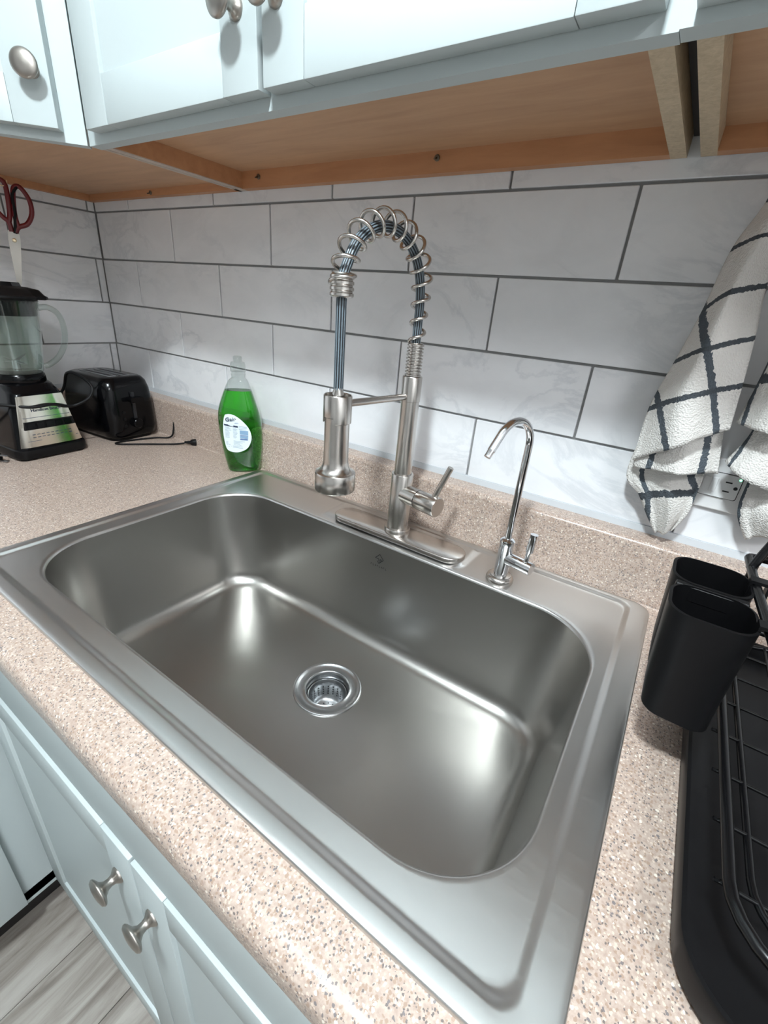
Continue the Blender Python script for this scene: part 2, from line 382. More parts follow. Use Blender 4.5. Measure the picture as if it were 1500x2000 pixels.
def deckz(p):
    # pressed-up land round the faucet hole on the back ledge
    sx_ = smooth01((p.x-.262)/.009)*(1-smooth01((p.x-.560)/.009))
    sy_ = smooth01((p.y+.136)/.009)
    return .0014+.0034*sx_*sy_
for i in range(1, 15):
    t_ = i/15
    rg = [a.lerp(b, t_) for a, b in zip(ring_a, ring_b)]
    rings.append([Vector((q.x, q.y, deckz(q))) for q in rg])
rings[-15] = [Vector((q.x, q.y, deckz(q))) for q in rings[-15]]
rings.append(ring_b); NDECK = len(rings)
for d, z in [(.0012, .0009), (.0024, -.0004), (.0032, -.0025), (.0036, -.006)]:
    rings.append(R_(.044+d, .792-d, -.556+d, -.150-d, .095-d*.5, z))
wt = (.0476, .7884, -.5524, -.1536); wbm = (.070, .766, -.536, -.166)
for i in range(1, 9):
    t_ = i/8; b = [wt[k]+(wbm[k]-wt[k])*t_ for k in range(4)]; rings.append(R_(*b, .093-.012*t_, -.006-.169*t_))
R0 = .030
for i in range(1, 9):
    a = i*pi/2/8; d = R0*(1-cos(a)); b = (wbm[0]+d, wbm[1]-d, wbm[2]+d, wbm[3]-d)
    rings.append(R_(*b, .081-d*.8, -.175-R0*sin(a)))
DC = (.432, -.303); DR = .0555
last = rings[-1]
circ = []
for q in last:
    a = atan2(q.y-DC[1], q.x-DC[0]); circ.append(Vector((DC[0]+DR*cos(a), DC[1]+DR*sin(a), -.2125)))
for i in range(1, 13):
    t_ = i/12; rg = [a.lerp(b, t_) for a, b in zip(last, circ)]
    rings.append([Vector((q.x, q.y, -.205-.0075*t_)) for q in rg])
rings.append([Vector((q.x, q.y, -.222)) for q in circ])
kb = NDECK
MB().loft(rings[:kb+3], False, False).obj('deck', M_DECK_LIT, sk, autos=60)
MB().loft(rings[kb+2:], False, False).obj('bowl', M_BOWL_SHADED, sk, autos=60)
dm = Matrix.Translation((DC[0], DC[1], -.2125))
MB().lathe([(.0575, .0), (.0572, .0022), (.055, .0032), (.0525, .0024), (.051, .0008), (.0395, .0004), (.0375, .0016), (.0362, .0006), (.0352, -.004), (.0348, -.014), (.0338, -.018), (.0325, -.0185), (.032, -.03)], 64, None, False, False).obj('drain_flange', M_STRAIN, sk, mw=dm, autos=50)
bk = MB().lathe([(.0338, -.0165), (.0334, -.0125), (.0315, -.012), (.0298, -.016), (.0290, -.024), (.0278, -.040), (.0255, -.050), (.020, -.053), (.0005, -.053)], 48, None, False, True).obj('strainer_basket', M_STRAIN, sk, mw=dm, autos=50)
hb = MB()
def hole(P, N, r=.0015):
    Mx = frame(P, N); hb.add([Mx @ Vector((r*cos(i*pi/4), r*sin(i*pi/4), .0004)) for i in range(8)], [tuple(range(8))])
for k in range(20):
    a = 2*pi*k/20
    for zz in (-.026, -.031, -.036, -.041): 
        rr_ = .0286-.0012*(-zz-.024)/.016
        hole(Vector((DC[0]+rr_*cos(a), DC[1]+rr_*sin(a), -.2125+zz)), (-cos(a), -sin(a), .05), .0014)
for R2, n_ in ((.008, 6), (.016, 12)):
    for k in range(n_): a = 2*pi*k/n_; hole(Vector((DC[0]+R2*cos(a), DC[1]+R2*sin(a), -.2653)), (0, 0, 1), .0014)
o = hb.obj('drain_hole', M_BLACKHOLE, sk, autos=None); o['kind'] = 'stuff'
MB().lathe([(.0001, -.262), (.006, -.262)], 16, None, True, False)
# etched maker's mark on the rear wall of the bowl: a diamond with a small roof line inside, and a line of tiny lettering
mk = MB(); MO = Vector((.4215, -.1562, -.0285)); UX = Vector((1, 0, 0)); UZ = Vector((0, -.072, -1)).normalized()*-1
NN = UX.cross(UZ).normalized()
if NN.y > 0: NN = -NN
def stroke(u0, v0, u1, v1, wd=.0006):
    a = MO+UX*u0+UZ*v0; b = MO+UX*u1+UZ*v1; d = (b-a).normalized(); s_ = d.cross(NN)*wd
    o_ = NN*.0006
    mk.add([a+s_+o_, b+s_+o_, b-s_+o_, a-s_+o_], [(0, 1, 2, 3)])
for q in [(-.0085, 0, 0, .009), (0, .009, .0085, 0), (.0085, 0, 0, -.009), (0, -.009, -.004, -.005), (-.0085, 0, -.001, -.0005), (-.001, -.0005, -.0005, -.005), (.002, 0, .002, -.0065), (.002, 0, .005, -.001), (.005, -.001, .005, -.004)]: stroke(*q)
for k in range(8):
    u0 = -.0165+k*.0045
    for q in ([(0, 0, 0, .003), (0, .003, .002, .003)], [(0, 0, .0011, .003), (.0011, .003, .0022, 0)], [(0, 0, 0, .003), (0, 0, .002, 0)])[k*2 % 3]: stroke(u0+q[0], -.0165+q[1], u0+q[2], -.0165+q[3], .00035)
mk.obj('maker_mark', M_MARK, sk, autos=None)

# ---------------------------------------------------------------- pull-down faucet
FX, FY = .423, -.108; WX, WY = .395, -.257
fc = T('pull_down_faucet', 'tall brushed nickel spring faucet with hanging spray wand on the sink ledge', 'faucet', (FX, FY, .004))
pl = [rr(.289, .560, -.141, -.083, .029, z, 12, 1, 1) for z in (.0038, .0105)]+[rr(.2897, .5593, -.1403, -.0837, .0284, .0118, 12, 1, 1), rr(.291, .558, -.139, -.085, .027, .0125, 12, 1, 1)]
MB().loft(pl).obj('deck_plate', M_STEELX, fc, autos=40)
fm = Matrix.Translation((FX, FY, 0))
MB().lathe([(.0235, .0125), (.0235, .019), (.0225, .0205), (.0190, .0205), (.0190, .122), (.0185, .1228), (.0155, .1228)], 48, fm, c1=False).obj('body', M_STEEL, fc, autos=40)
MB().lathe([(.0150, .120), (.0150, .246), (.0158, .2465), (.0158, .2835), (.0150, .285), (.012, .285)], 40, fm).obj('riser', M_STEEL, fc, autos=40)
# threaded neck
pf = [(.0112, .283)]
z = .285
while z < .330: pf += [(.0104, z), (.0130, z+.0008), (.0130, z+.0028), (.0104, z+.0036)]; z += .0049
pf += [(.0112, z), (.006, z)]
MB().lathe(pf, 36, fm).obj('threaded_neck', M_STEEL, fc, autos=40)
A = Vector((FX, FY, 0)); B = Vector((WX, WY, 0)); D = (B-A); DL = D.length; Dn = D.normalized(); AR = DL/2; ZS = .402
def arch(s):
    """point and outward normal along the hose line, s in metres from z=.33 on the riser"""
    L1 = ZS-.33
    if s < L1: return A+Vector((0, 0, .33+s)), -Dn
    s2 = (s-L1)/AR
    if s2 < pi:
        c = (A+B)/2+Vector((0, 0, ZS)); n_ = -Dn*cos(s2)+Vector((0, 0, 1))*sin(s2)*1.0
        return c+n_*AR, n_
    return B+Vector((0, 0, ZS-(s-L1-pi*AR))), Dn
LT = (ZS-.33)+pi*AR
hp = []
for i in range(61):
    s = LT*i/60; q, n_ = arch(s); ins = .004*smooth01((s-.05)/.05)*(1-smooth01((s-LT+.03)/.03))
    hp.append(q-n_*ins)
hp = [A+Vector((0, 0, .30))]+hp+[B+Vector((0, 0, z_)) for z_ in (.37, .33, .29, .262)]
# ribbed hose: tube with lengthwise flutes
def fluted(path, r, nr=14):
    mb = MB(); P = [Vector(p) for p in path]; prev = (P[1]-P[0]).normalized(); u = prev.orthogonal().normalized(); rg = []
    for i in range(len(P)):
        tt = (P[min(i+1, len(P)-1)]-P[max(i-1, 0)]).normalized(); u = prev.rotation_difference(tt) @ u; u = (u-tt*u.dot(tt)).normalized(); prev = tt; b = tt.cross(u)
        rg.append([P[i]+(u*cos(2*pi*k/(nr*4))+b*sin(2*pi*k/(nr*4)))*(r*(1+.10*cos(k*pi/2))) for k in range(nr*4)])
    return mb.loft(rg)
ho = fluted(hp, .0062, 11).obj('hose', M_HOSE, fc, autos=80)
ho.data.materials.append(M_HOSED)
for p_ in ho.data.polygons:
    if len(p_.vertices) == 4 and (p_.index % 44) % 4 in (1, 2): p_.material_index = 1
# spring coil
sp = []; turns = 14; N = int(turns*26)
for i in range(N+1):
    u_ = i/N; s = LT*(u_**0.93); q, n_ = arch(s); q2, _ = arch(min(s+.002, LT+.01)); tg = (q2-q).normalized(); b = tg.cross(n_).normalized()
    rad = .0112+.0040*smooth01((s-.03)/.09); a = 2*pi*turns*u_+1.0
    sp.append(q+(n_*cos(a)+b*sin(a))*rad)
MB().tube(sp, .0025, 10).obj('spring_coil', M_STEEL, fc, autos=80)
wmx = Matrix.Translation((WX, WY, 0))
pf = [(.0105, .386)]
for k in range(4): z = .387+k*.0066; pf += [(.0135, z), (.0152, z+.0014), (.0152, z+.0042), (.0135, z+.0056)]
pf += [(.0125, .4140), (.0065, .4142)]
MB().lathe(pf, 36, wmx).obj('spring_collar', M_STEEL, fc, autos=40)
MB().tube([A+Vector((0, 0, .2535))+Dn*.013, B+Vector((0, 0, .2535))-Dn*.012], .0052, 20).obj('support_arm', M_STEELX, fc, autos=50)
# holder cup: open sleeve with a notch toward the camera side
hc = MB(); seg = 48; ring0 = []; cup = []
for k in range(seg):
    a = 2*pi*k/seg
    low = .2285 if (cos(a-radians(262)) < .86) else .2365
    cup.append((a, low))
def cr(r, f): return [Vector((WX+r*cos(a), WY+r*sin(a), f(l))) for a, l in cup]
hc.loft([cr(.0185, lambda l: l), cr(.0198, lambda l: l+.001), cr(.0198, lambda l: .2655), cr(.0188, lambda l: .267), cr(.0178, lambda l: .2665), cr(.0178, lambda l: .262), cr(.006, lambda l: .2615)], False, False)
hc.obj('wand_holder', M_STEEL, fc, autos=40)
MB().lathe([(.016, .262), (.0176, .258), (.0176, .228), (.0178, .184), (.0182, .173), (.0192, .1665), (.0215, .161), (.0255, .1575), (.0290, .1560), (.0298, .1545), (.0298, .1305), (.0290, .1285), (.026, .1275), (.0255, .1285), (.0005, .1285)], 64, wmx, True, True).obj('spray_wand', M_STEEL, fc, autos=30)
MB().lathe([(.0252, .1268), (.0005, .1266)], 32, wmx, True, True).obj('spray_face', M_RUB, fc, autos=40)
MB().lathe([(.0052, .278), (.0085, .2675), (.0085, .262)], 24, wmx).obj('hose_ferrule', M_STEEL, fc, autos=60)
# side valve with lever
vz = .088; vd = Vector((.98, -.20, 0)).normalized(); v0 = Vector((FX, FY, vz))
MB().lathe([(.0165, .010), (.0165, .041)], 36, frame(v0, vd)).obj('valve_stub', M_STEELX, fc, autos=40)
MB().lathe([(.0150, .040), (.0150, .0425)], 36, frame(v0, vd)).obj('valve_gap', M_DARK, fc, autos=40)
MB().lathe([(.0165, .0422), (.0170, .043), (.0170, .0825), (.0162, .084), (.0005, .084)], 36, frame(v0, vd), True, True).obj('valve_cap', M_STEELX, fc, autos=40)
l0 = v0+vd*.073+Vector((0, .002, .014))
MB().tube([l0, l0+Vector((.020, .004, .056))], .0050, 16).obj('lever', M_STEEL, fc, autos=50)

# ---------------------------------------------------------------- filtered-water faucet
GX, GY = .628, -.123
gf = T('filtered_water_faucet', 'slim chrome gooseneck drinking water tap near the right end of the sink ledge', 'faucet', (GX, GY, .002))
gm = Matrix.Translation((GX, GY, 0))
MB().lathe([(.0215, .0014), (.0215, .006), (.0195, .010), (.0170, .0112), (.0165, .0130), (.0100, .0140)], 40, gm).obj('base_flange', M_STEEL, gf, autos=40)
MB().lathe([(.0112, .012), (.0112, .066), (.0118, .067), (.0118, .073), (.0085, .0760), (.0053, .077)], 32, gm).obj('valve_body', M_CHROME, gf, autos=40)
gd = Vector((-.32, -.95, 0)).normalized(); gp = [Vector((GX, GY, z_)) for z_ in (.072, .12, .17, .21)]
GR = .037; zc_ = .222
gp += [Vector((GX, GY, zc_))+gd*(GR-GR*cos(a))+Vector((0, 0, GR*sin(a))) for a in [i*radians(148)/18 for i in range(19)]]
e = gp[-1]; td = (gp[-1]-gp[-2]).normalized(); gp += [e+td*.012, e+td*.021]
MB().tube(gp, .0054, 18).obj('spout', M_CHROME, gf, autos=60)
MB().tube([e+td*.019, e+td*.024, e+td*.031], [.0054, .0046, .0046], 16).obj('spout_tip', M_CHROME, gf, autos=60)
h0 = Vector((GX, GY, .044)); hd = Vector((.97, -.22, 0)).normalized()
MB().lathe([(.0102, .006), (.0102, .046), (.0094, .047), (.0005, .047)], 28, frame(h0, hd), True, True).obj('side_arm', M_CHROME, gf, autos=40)
l1 = h0+hd*.036+Vector((0, 0, .007))
MB().tube([l1, l1+Vector((.0005, .001, .016)), l1+Vector((.001, .002, .018)), l1+Vector((.002, .004, .046))], [.0036, .0036, .0060, .0060], 20).obj('lever', M_CHROME, gf, autos=40)

# ---------------------------------------------------------------- soap bottle
BO = Vector((-.037, -.072, 0)); bx = Vector((.68, .73, 0)).normalized(); by = Vector((-.73, .68, 0)).normalized()  # width axis, depth axis (away from viewer)
bt = T('dish_soap_bottle', 'clear plastic bottle of green dish soap with a white label behind the sink corner', 'bottle', BO)
# z, left half width, right half width, half depth
BP = [(0, .030, .034, .020), (.004, .034, .038, .023), (.02, .0375, .0415, .025), (.05, .043, .0455, .026), (.09, .0475, .0475, .027), (.120, .0490, .0460, .027), (.140, .0475, .0420, .026), (.160, .0420, .0360, .024), (.180, .0345, .0300, .021), (.195, .0280, .0245, .019), (.207, .0215, .0195, .0165), (.212, .0165, .0155, .0145)]
BPs = crom(BP, 5)
def bring(p, k=1.0, n=48):
    z_, wl_, wr_, d_ = p; out = []
    for i in range(n):
        a = 2*pi*i/n; c, s = cos(a), sin(a); e_ = .75
        X = (wr_ if c > 0 else wl_)*k*math.copysign(abs(c)**e_, c); Y = d_*k*math.copysign(abs(s)**e_, s)
        out.append(BO+bx*X+by*Y+Vector((0, 0, z_)))
    return out
liq = [(z_, a-.0012, b-.0012, d_-.0012) for z_, a, b, d_ in BPs if .002 < z_ < .187]
MB().loft([bring(q) for q in liq]).obj('green_soap', M_GREEN, bt, autos=60)
ncy = [[BO+Vector((r*cos(2*pi*i/48), r*sin(2*pi*i/48), z_)) for i in range(48)] for r, z_ in ((.0145, .213), (.0145, .222), (.0162, .2225), (.0162, .224), (.0135, .2245), (.0135, .228))]
# align circle start with bx
a0 = atan2(bx.y, bx.x)
ncy = [[BO+Vector((r*cos(2*pi*i/48+a0), r*sin(2*pi*i/48+a0), z_)) for i in range(48)] for r, z_ in ((.0148, .2135), (.0148, .219), (.0158, .2195), (.0158, .2212), (.0146, .2216), (.0140, .226))]
MB().loft([bring(q) for q in BPs]+ncy, True, True).obj('bottle_shell', M_CLEAR, bt, autos=60)
MB().lathe([(.0150, .2262), (.0162, .2265), (.0162, .240), (.0145, .246), (.009, .2475), (.009, .257), (.0075, .2585)], 36, Matrix.Translation(BO)).obj('cap', M_CLEAR, bt, autos=50)
def wf(z_):
    for (a, b) in zip(BPs[:-1], BPs[1:]):
        if a[0] <= z_ <= b[0]:
            t_ = (z_-a[0])/max(b[0]-a[0], 1e-6); return [a[k]+(b[k]-a[k])*t_ for k in range(4)]
    return BPs[-1]
def onb(u, z_, o_=.0006):
    q = wf(z_); wdt = q[2] if u > 0 else q[1]; c = max(0, 1-abs(u/wdt)**(1/.75*1.0)**1)
    ce = min(1, abs(u)/wdt)**(1/.75); s = sqrt(max(0, 1-ce*ce))**.75
    return BO+bx*u-by*(q[3]*s+o_)+Vector((0, 0, z_))
LB = [(490,680),(560,665),(650,680),(760,750),(870,860),(930,960),(960,1080),(940,1200),(880,1310),(790,1370),(680,1400),(560,1390),(490,1350),(460,1260),(440,1120),(435,980),(450,820),(470,730)]
def l2b(p): return ((p[0]/10+400-476)*.00116, .143-(740+p[1]/10-802)*.00119)
LBu = [l2b(p) for p in LB]; LBu = [(a, b) for a, b in crom(LBu+[LBu[0]], 3)[:-1]]
cx_ = sum(a for a, b in LBu)/len(LBu); cz_ = sum(b for a, b in LBu)/len(LBu)
lr = [[onb(cx_+(a-cx_)*k, cz_+(b-cz_)*k) for a, b in LBu] for k in (1, .8, .6, .4, .2, .02)]
lab = MB().loft(lr, False, True).obj('label', M_LABEL, bt, autos=80)
def bpatch(pts, mt, name='print', o_=.0010):
    q = [onb(*l2b(p), o_) for p in pts]; return MB().add(q, [tuple(range(len(q)))]).obj(name, mt, lab, autos=None)
def brect(x0, y0, x1, y1, sl, mt, name='print'):   # sl: slope of text lines on the label
    n_ = 6; up = [(x0+(x1-x0)*i/n_, y0+sl*(x1-x0)*i/n_) for i in range(n_+1)]; dn = [(x0+(x1-x0)*i/n_, y1+sl*(x1-x0)*i/n_) for i in range(n_, -1, -1)]
    return bpatch(up+dn, mt, name)
brect(460, 850, 715, 882, .13, M_INKD, 'printed_bar')
brect(745, 965, 900, 1045, .08, M_INKL, 'printed_block'); brect(745, 1055, 900, 1070, .08, M_INKB, 'printed_bar'); brect(745, 1075, 895, 1115, .08, M_INKL, 'printed_block'); brect(745, 1122, 890, 1150, .08, M_INKB, 'printed_bar')
ln = MB()
def lline(x0, x1, y, h=9, sl=.1):
    q = [onb(*l2b(p), .0010) for p in [(x0, y), ((x0+x1)/2, y+sl*(x1-x0)/2), (x1, y+sl*(x1-x0)), (x1, y+h+sl*(x1-x0)), ((x0+x1)/2, y+h+sl*(x1-x0)/2), (x0, y+h)]]; ln.add(q, [tuple(range(6))])
for k in range(9):
    y = 905+k*24; lline(475, 475+random.randint(60, 120), y); lline(620, 620+random.randint(40, 90), y+10)
for k in range(3): lline(730, 730+random.randint(90, 150), 885+k*26)
for k in range(6): lline(620 if k < 4 else 600, random.randint(760, 850)-12*k, 1165+k*26)
for k in range(3): lline(480, 520, 1190+k*24)
for a_ in range(3):
    c_, s_ = cos(a_*2.1+.3)*26, sin(a_*2.1+.3)*26; q = [(545+c_*1.2-9, 1270+s_), (545+c_*1.2+12, 1270+s_-8), (545+c_*.6+12, 1270+s_*.6+10)]
    ln.add([onb(*l2b(p), .0011) for p in q], [(0, 1, 2)])
ln.obj('fine_print', M_INKG, lab, autos=None)
gme = text_mesh('Gain', .0125, M_INKD, .0001, bold=.0002)
cu_, cz2 = l2b((590, 765)); cpt = onb(cu_, cz2, .0013)
link('lettering', gme, lab, None, frame(cpt, -by, bx) @ Matrix.Rotation(radians(3), 4, 'Z'))
gme = text_mesh('ultra', .0045, M_INKB, .0001); cu_, cz2 = l2b((690, 830)); link('lettering', gme, lab, None, frame(onb(cu_, cz2, .0013), -by, bx))

# ---------------------------------------------------------------- cords / plugs helper
def cord(name, pts, r, parent, n=8): return MB().tube(crom(pts, n), r, 10).obj(name, M_RUB, parent, autos=60)
def plug(P, d, parent, up=(0, 0, 1), s=1.0):
    Mx = frame(P, d, up)
    pr_ = [(-.030, .003, .003), (-.016, .0045, .0045), (-.012, .008, .0075), (-.002, .0095, .008), (0, .009, .0075)]
    g = MB().loft([[Mx @ Vector((b*s*cos(2*pi*k/20), c*s*sin(2*pi*k/20), a*s)) for k in range(20)] for a, b, c in pr_]).obj('plug', M_RUB, parent, autos=50)
    for sg in (-1, 1): MB().box(sg*.0055*s-.0006, sg*.0055*s+.0006, -.003*s, .003*s, 0, .017*s, Mx).obj('prong', M_STRAIN, g, autos=None)
    return g

# ---------------------------------------------------------------- toaster
ta = radians(5); TC = Vector((-.514, -.124, 0))
tm = Matrix.Translation(TC) @ Matrix.Rotation(ta, 4, 'Z')
to = T('toaster', 'black two-slot toaster pushed into the counter corner under the corner cabinet', 'toaster', TC)
def tr_(hx, hy, r, z): return [tm @ p for p in rr(-hx, hx, -hy, hy, r, z, 8, 1, 1)]
MB().loft([tr_(.100, .062, .028, .008), tr_(.104, .068, .032, .012), tr_(.106, .072, .034, .03), tr_(.104, .071, .034, .09), tr_(.101, .068, .034, .130), tr_(.096, .063, .032, .149), tr_(.089, .056, .028, .158), tr_(.082, .050, .024, .161)]).obj('housing', M_BLK, to, autos=50)
MB().loft([tr_(.094, .058, .026, .0), tr_(.094, .058, .026, .010)]).obj('base', M_BLKM, to, autos=50)
for sy_ in (-.019, .019):
    sl = MB().loft([[tm @ (Vector((0, sy_, 0))+p) for p in rr(-.066, .066, -.0105, .0105, .004, z_, 4)] for z_ in (.1605, .1622)]+[[tm @ (Vector((0, sy_, 0))+p) for p in rr(-.063, .063, -.0078, .0078, .003, z_, 4)] for z_ in (.1622, .158)], False, True).obj('bread_slot', M_STRAIN, to, autos=30)
    MB().box(-.062, .062, sy_-.0075, sy_+.0075, .1608, .1613, tm).obj('slot_opening', M_BLACKHOLE, sl, autos=None)
MB().box(.100, .1075, -.004, .004, .05, .125, tm).obj('lever_track', M_BLACKHOLE, to, autos=None)
MB().loft([[tm @ Vector((x_, p.x, .108+p.y)) for p in rr(-w_, w_, -.006, .006, .004, 0, 4)] for x_, w_ in ((.103, .016), (.121, .020), (.126, .018))]).obj('lever', M_BLK, to, autos=40)
MB().lathe([(.013, .102), (.013, .116), (.011, .118)], 24, tm @ frame((0, .0, .045), (1, 0, 0))).obj('browning_dial', M_BLK, to, autos=40)
for k in range(3): MB().lathe([(.004, .102), (.004, .1075)], 12, tm @ frame((0, -.03, .04+k*.018), (1, 0, 0))).obj('button', M_BLKM, to, autos=40)
for a in (-1, 1):
    for b in (-1, 1): MB().lathe([(.009, 0), (.009, .006)], 12, tm @ Matrix.Translation((a*.078, b*.042, 0))).obj('foot', M_RUB, to)
cd = cord('power_cord', [(-.43, -.035, .060), (-.395, -.030, .078), (-.366, -.034, .066), (-.355, -.046, .02), (-.362, -.056, .0035), (-.385, -.085, .0028), (-.402, -.150, .0028), (-.400, -.181, .0028), (-.382, -.175, .0028), (-.34, -.125, .0028), (-.305, -.085, .003), (-.283, -.062, .006)], .0022, to)
plug(Vector((-.262, -.040, .0085)), (.68, .73, 0), cd, (0, 0, 1))

# ---------------------------------------------------------------- blender
BC = Vector((-.480, -.326, 0))
bl = T('blender', 'countertop blender with glass jar, black base and polished metal control panel', 'blender', BC)
bm_ = Matrix.Translation(BC) @ Matrix.Rotation(radians(5), 4, 'Z')
def b_(hx, hy, r, z, dx=0): return [bm_ @ (Vector((dx, 0, 0))+p) for p in rr(-hx, hx, -hy, hy, r, z, 8)]
MB().loft([b_(.086, .074, .022, .004), b_(.088, .076, .022, .010), b_(.087, .075, .022, .024), b_(.084, .072, .020, .026)]).obj('base', M_BLKM, bl, autos=40)
MB().loft([b_(.084, .072, .022, .025), b_(.075, .063, .022, .083), b_(.066, .053, .022, .140), b_(.062, .051, .024, .146), b_(.058, .051, .030, .150), b_(.055, .050, .034, .157), b_(.049, .047, .036, .161), b_(.040, .040, .034, .162)]).obj('motor_housing', M_BLK, bl, autos=50)
for a in (-1, 1):
    for b in (-1, 1): MB().lathe([(.010, 0), (.010, .005)], 12, bm_ @ Matrix.Translation((a*.07, b*.058, 0))).obj('foot', M_RUB, bl)
# control panel: plate following the sloped +x face, wraps the left corner
def pnt(y, z, o_=0):
    f = (z-.025)/(.140-.025); hx = .084+(.066-.084)*f; return bm_ @ Vector((hx+.0015+o_-max(0, abs(y)-.046)**2*14, y, z))
def ppatch(y0a, y1a, z0, y0b, y1b, z1, o_, name, mt, par, n=8, th=.0015):
    bot = [pnt(y0a+(y1a-y0a)*i/n, z0, o_) for i in range(n+1)]; tp = [pnt(y0b+(y1b-y0b)*i/n, z1, o_) for i in range(n+1)]
    mb = MB(); k = n+1; back = [q+Vector((-th, 0, 0)) for q in bot+tp]
    fs = [(i, i+1, k+i+1, k+i) for i in range(n)]+[(2*k+i+1, 2*k+i, 3*k+i, 3*k+i+1) for i in range(n)]
    fs += [(i, 2*k+i, 2*k+i+1, i+1) for i in range(n)]+[(k+i, k+i+1, 3*k+i+1, 3*k+i) for i in range(n)]+[(0, k, 3*k, 2*k), (k-1, 3*k-1, 4*k-1, 2*k-1)]
    return mb.add(bot+tp+back, fs).obj(name, mt, par, autos=30)
pn = ppatch(-.066, .064, .030, -.047, .046, .139, .001, 'control_panel', M_MIRR, bl)
ppatch(-.050, .056, .068, -.047, .053, .085, .0035, 'button_strip', M_BLKM, pn)
for k in range(5): ppatch(-.044+k*.019, -.029+k*.019, .0705, -.044+k*.019, -.029+k*.019, .0825, .0065, 'button', M_BLK, pn, 2)
sl_ = Vector((pnt(0, .1)-pnt(0, .04))).normalized(); yd = (bm_.to_3x3() @ Vector((0, 1, 0))); nrm = yd.cross(sl_)
link('lettering', text_mesh('Hamilton Beach', .0095, M_INKD, .0001), pn, None, frame(pnt(.004, .108, .0022), nrm, yd))
ln = MB()
for (ya, yb, zz) in [(-.046, .050, .0925), (-.050, .057, .0425)]:
    a = pnt(ya, zz, .0016); b = pnt(yb, zz, .0016); c = pnt(yb, zz+.0008, .0016); d = pnt(ya, zz+.0008, .0016); ln.add([a, b, c, d], [(0, 1, 2, 3)])
for k in range(9):
    for r_ in range(2):
        ya = -.038+k*.0095; zz = .050+r_*.006; ln.add([pnt(ya, zz, .0016), pnt(ya+.006, zz, .0016), pnt(ya+.006, zz+.0012, .0016), pnt(ya, zz+.0012, .0016)], [(0, 1, 2, 3)])
ln.obj('panel_print', M_INKD, pn, autos=None)
jm = Matrix.Translation((BC.x, BC.y, 0))
MB().lathe([(.048, .160), (.050, .163), (.049, .176), (.046, .180)], 40, jm).obj('jar_collar', M_BLK, bl, autos=50)
jar = MB().lathe([(.044, .178), (.0475, .180), (.0495, .186), (.052, .20), (.0605, .27), (.0655, .318), (.068, .330), (.0655, .331), (.0625, .316), (.0575, .27), (.049, .20), (.0455, .188), (.002, .186)], 48, jm, True, True)
jr = jar.obj('glass_jar', M_JAR, bl, autos=50)
hdl = [(.060, .315), (.080, .318), (.098, .305), (.104, .275), (.098, .240), (.082, .212), (.062, .196), (.051, .192)]
hdv = Vector((.30, .955, 0)).normalized()
pts = [BC+hdv*a+Vector((0, 0, b)) for a, b in hdl]
MB().tube(crom([tuple(p) for p in pts], 6), .0062, 14).obj('jar_handle', M_JAR, jr, autos=60)
MB().lathe([(.0605, .300), (.0625, .318), (.0655, .330), (.066, .334)], 40, jm, True, True).obj('lid_plug', M_RUB, bl, autos=50)
MB().loft([[jm @ Vector(((r_+(.012 if abs(a-hda) < .35 else 0))*cos(a), (r_+(.012 if abs(a-hda) < .35 else 0))*sin(a), z_)) for a in [2*pi*i/48 for i in range(48)]] for hda in (1.25,) for r_, z_ in ((.070, .333), (.0735, .335), (.0735, .339), (.068, .342), (.060, .352), (.040, .356), (.030, .357), (.028, .364))]).obj('lid', M_BLKM, bl, autos=50)
bb = MB()
for k in range(4):
    a = k*pi/2+.4; d = Vector((cos(a), sin(a), .5 if k % 2 else -.1)).normalized(); s_ = Vector((-sin(a), cos(a), 0)); o0 = Vector((BC.x, BC.y, .202))
    q = [o0+s_*.006, o0+d*.030+s_*.002, o0+d*.030-s_*.004, o0-s_*.006]; bb.add(q+[p+Vector((0, 0, .001)) for p in q], [(0, 1, 2, 3), (7, 6, 5, 4), (0, 4, 5, 1), (1, 5, 6, 2), (2, 6, 7, 3), (3, 7, 4, 0)])
bb.lathe([(.008, .187), (.007, .206)], 12, jm); bb.obj('cutting_blade', M_STRAIN, bl, autos=30)
cd = cord('power_cord', [(-.540, -.30, .055), (-.515, -.235, .120), (-.470, -.232, .172), (-.428, -.222, .170), (-.395, -.215, .150), (-.392, -.228, .125), (-.405, -.262, .108), (-.398, -.300, .118), (-.401, -.345, .116), (-.430, -.398, .122), (-.485, -.420, .100), (-.550, -.42, .045), (-.545, -.43, .004), (-.50, -.445, .0035), (-.466, -.438, .005)], .0034, bl)
plug(Vector((-.428, -.418, .009)), (.88, .46, 0), cd, (0, 0, 1), 1.15)

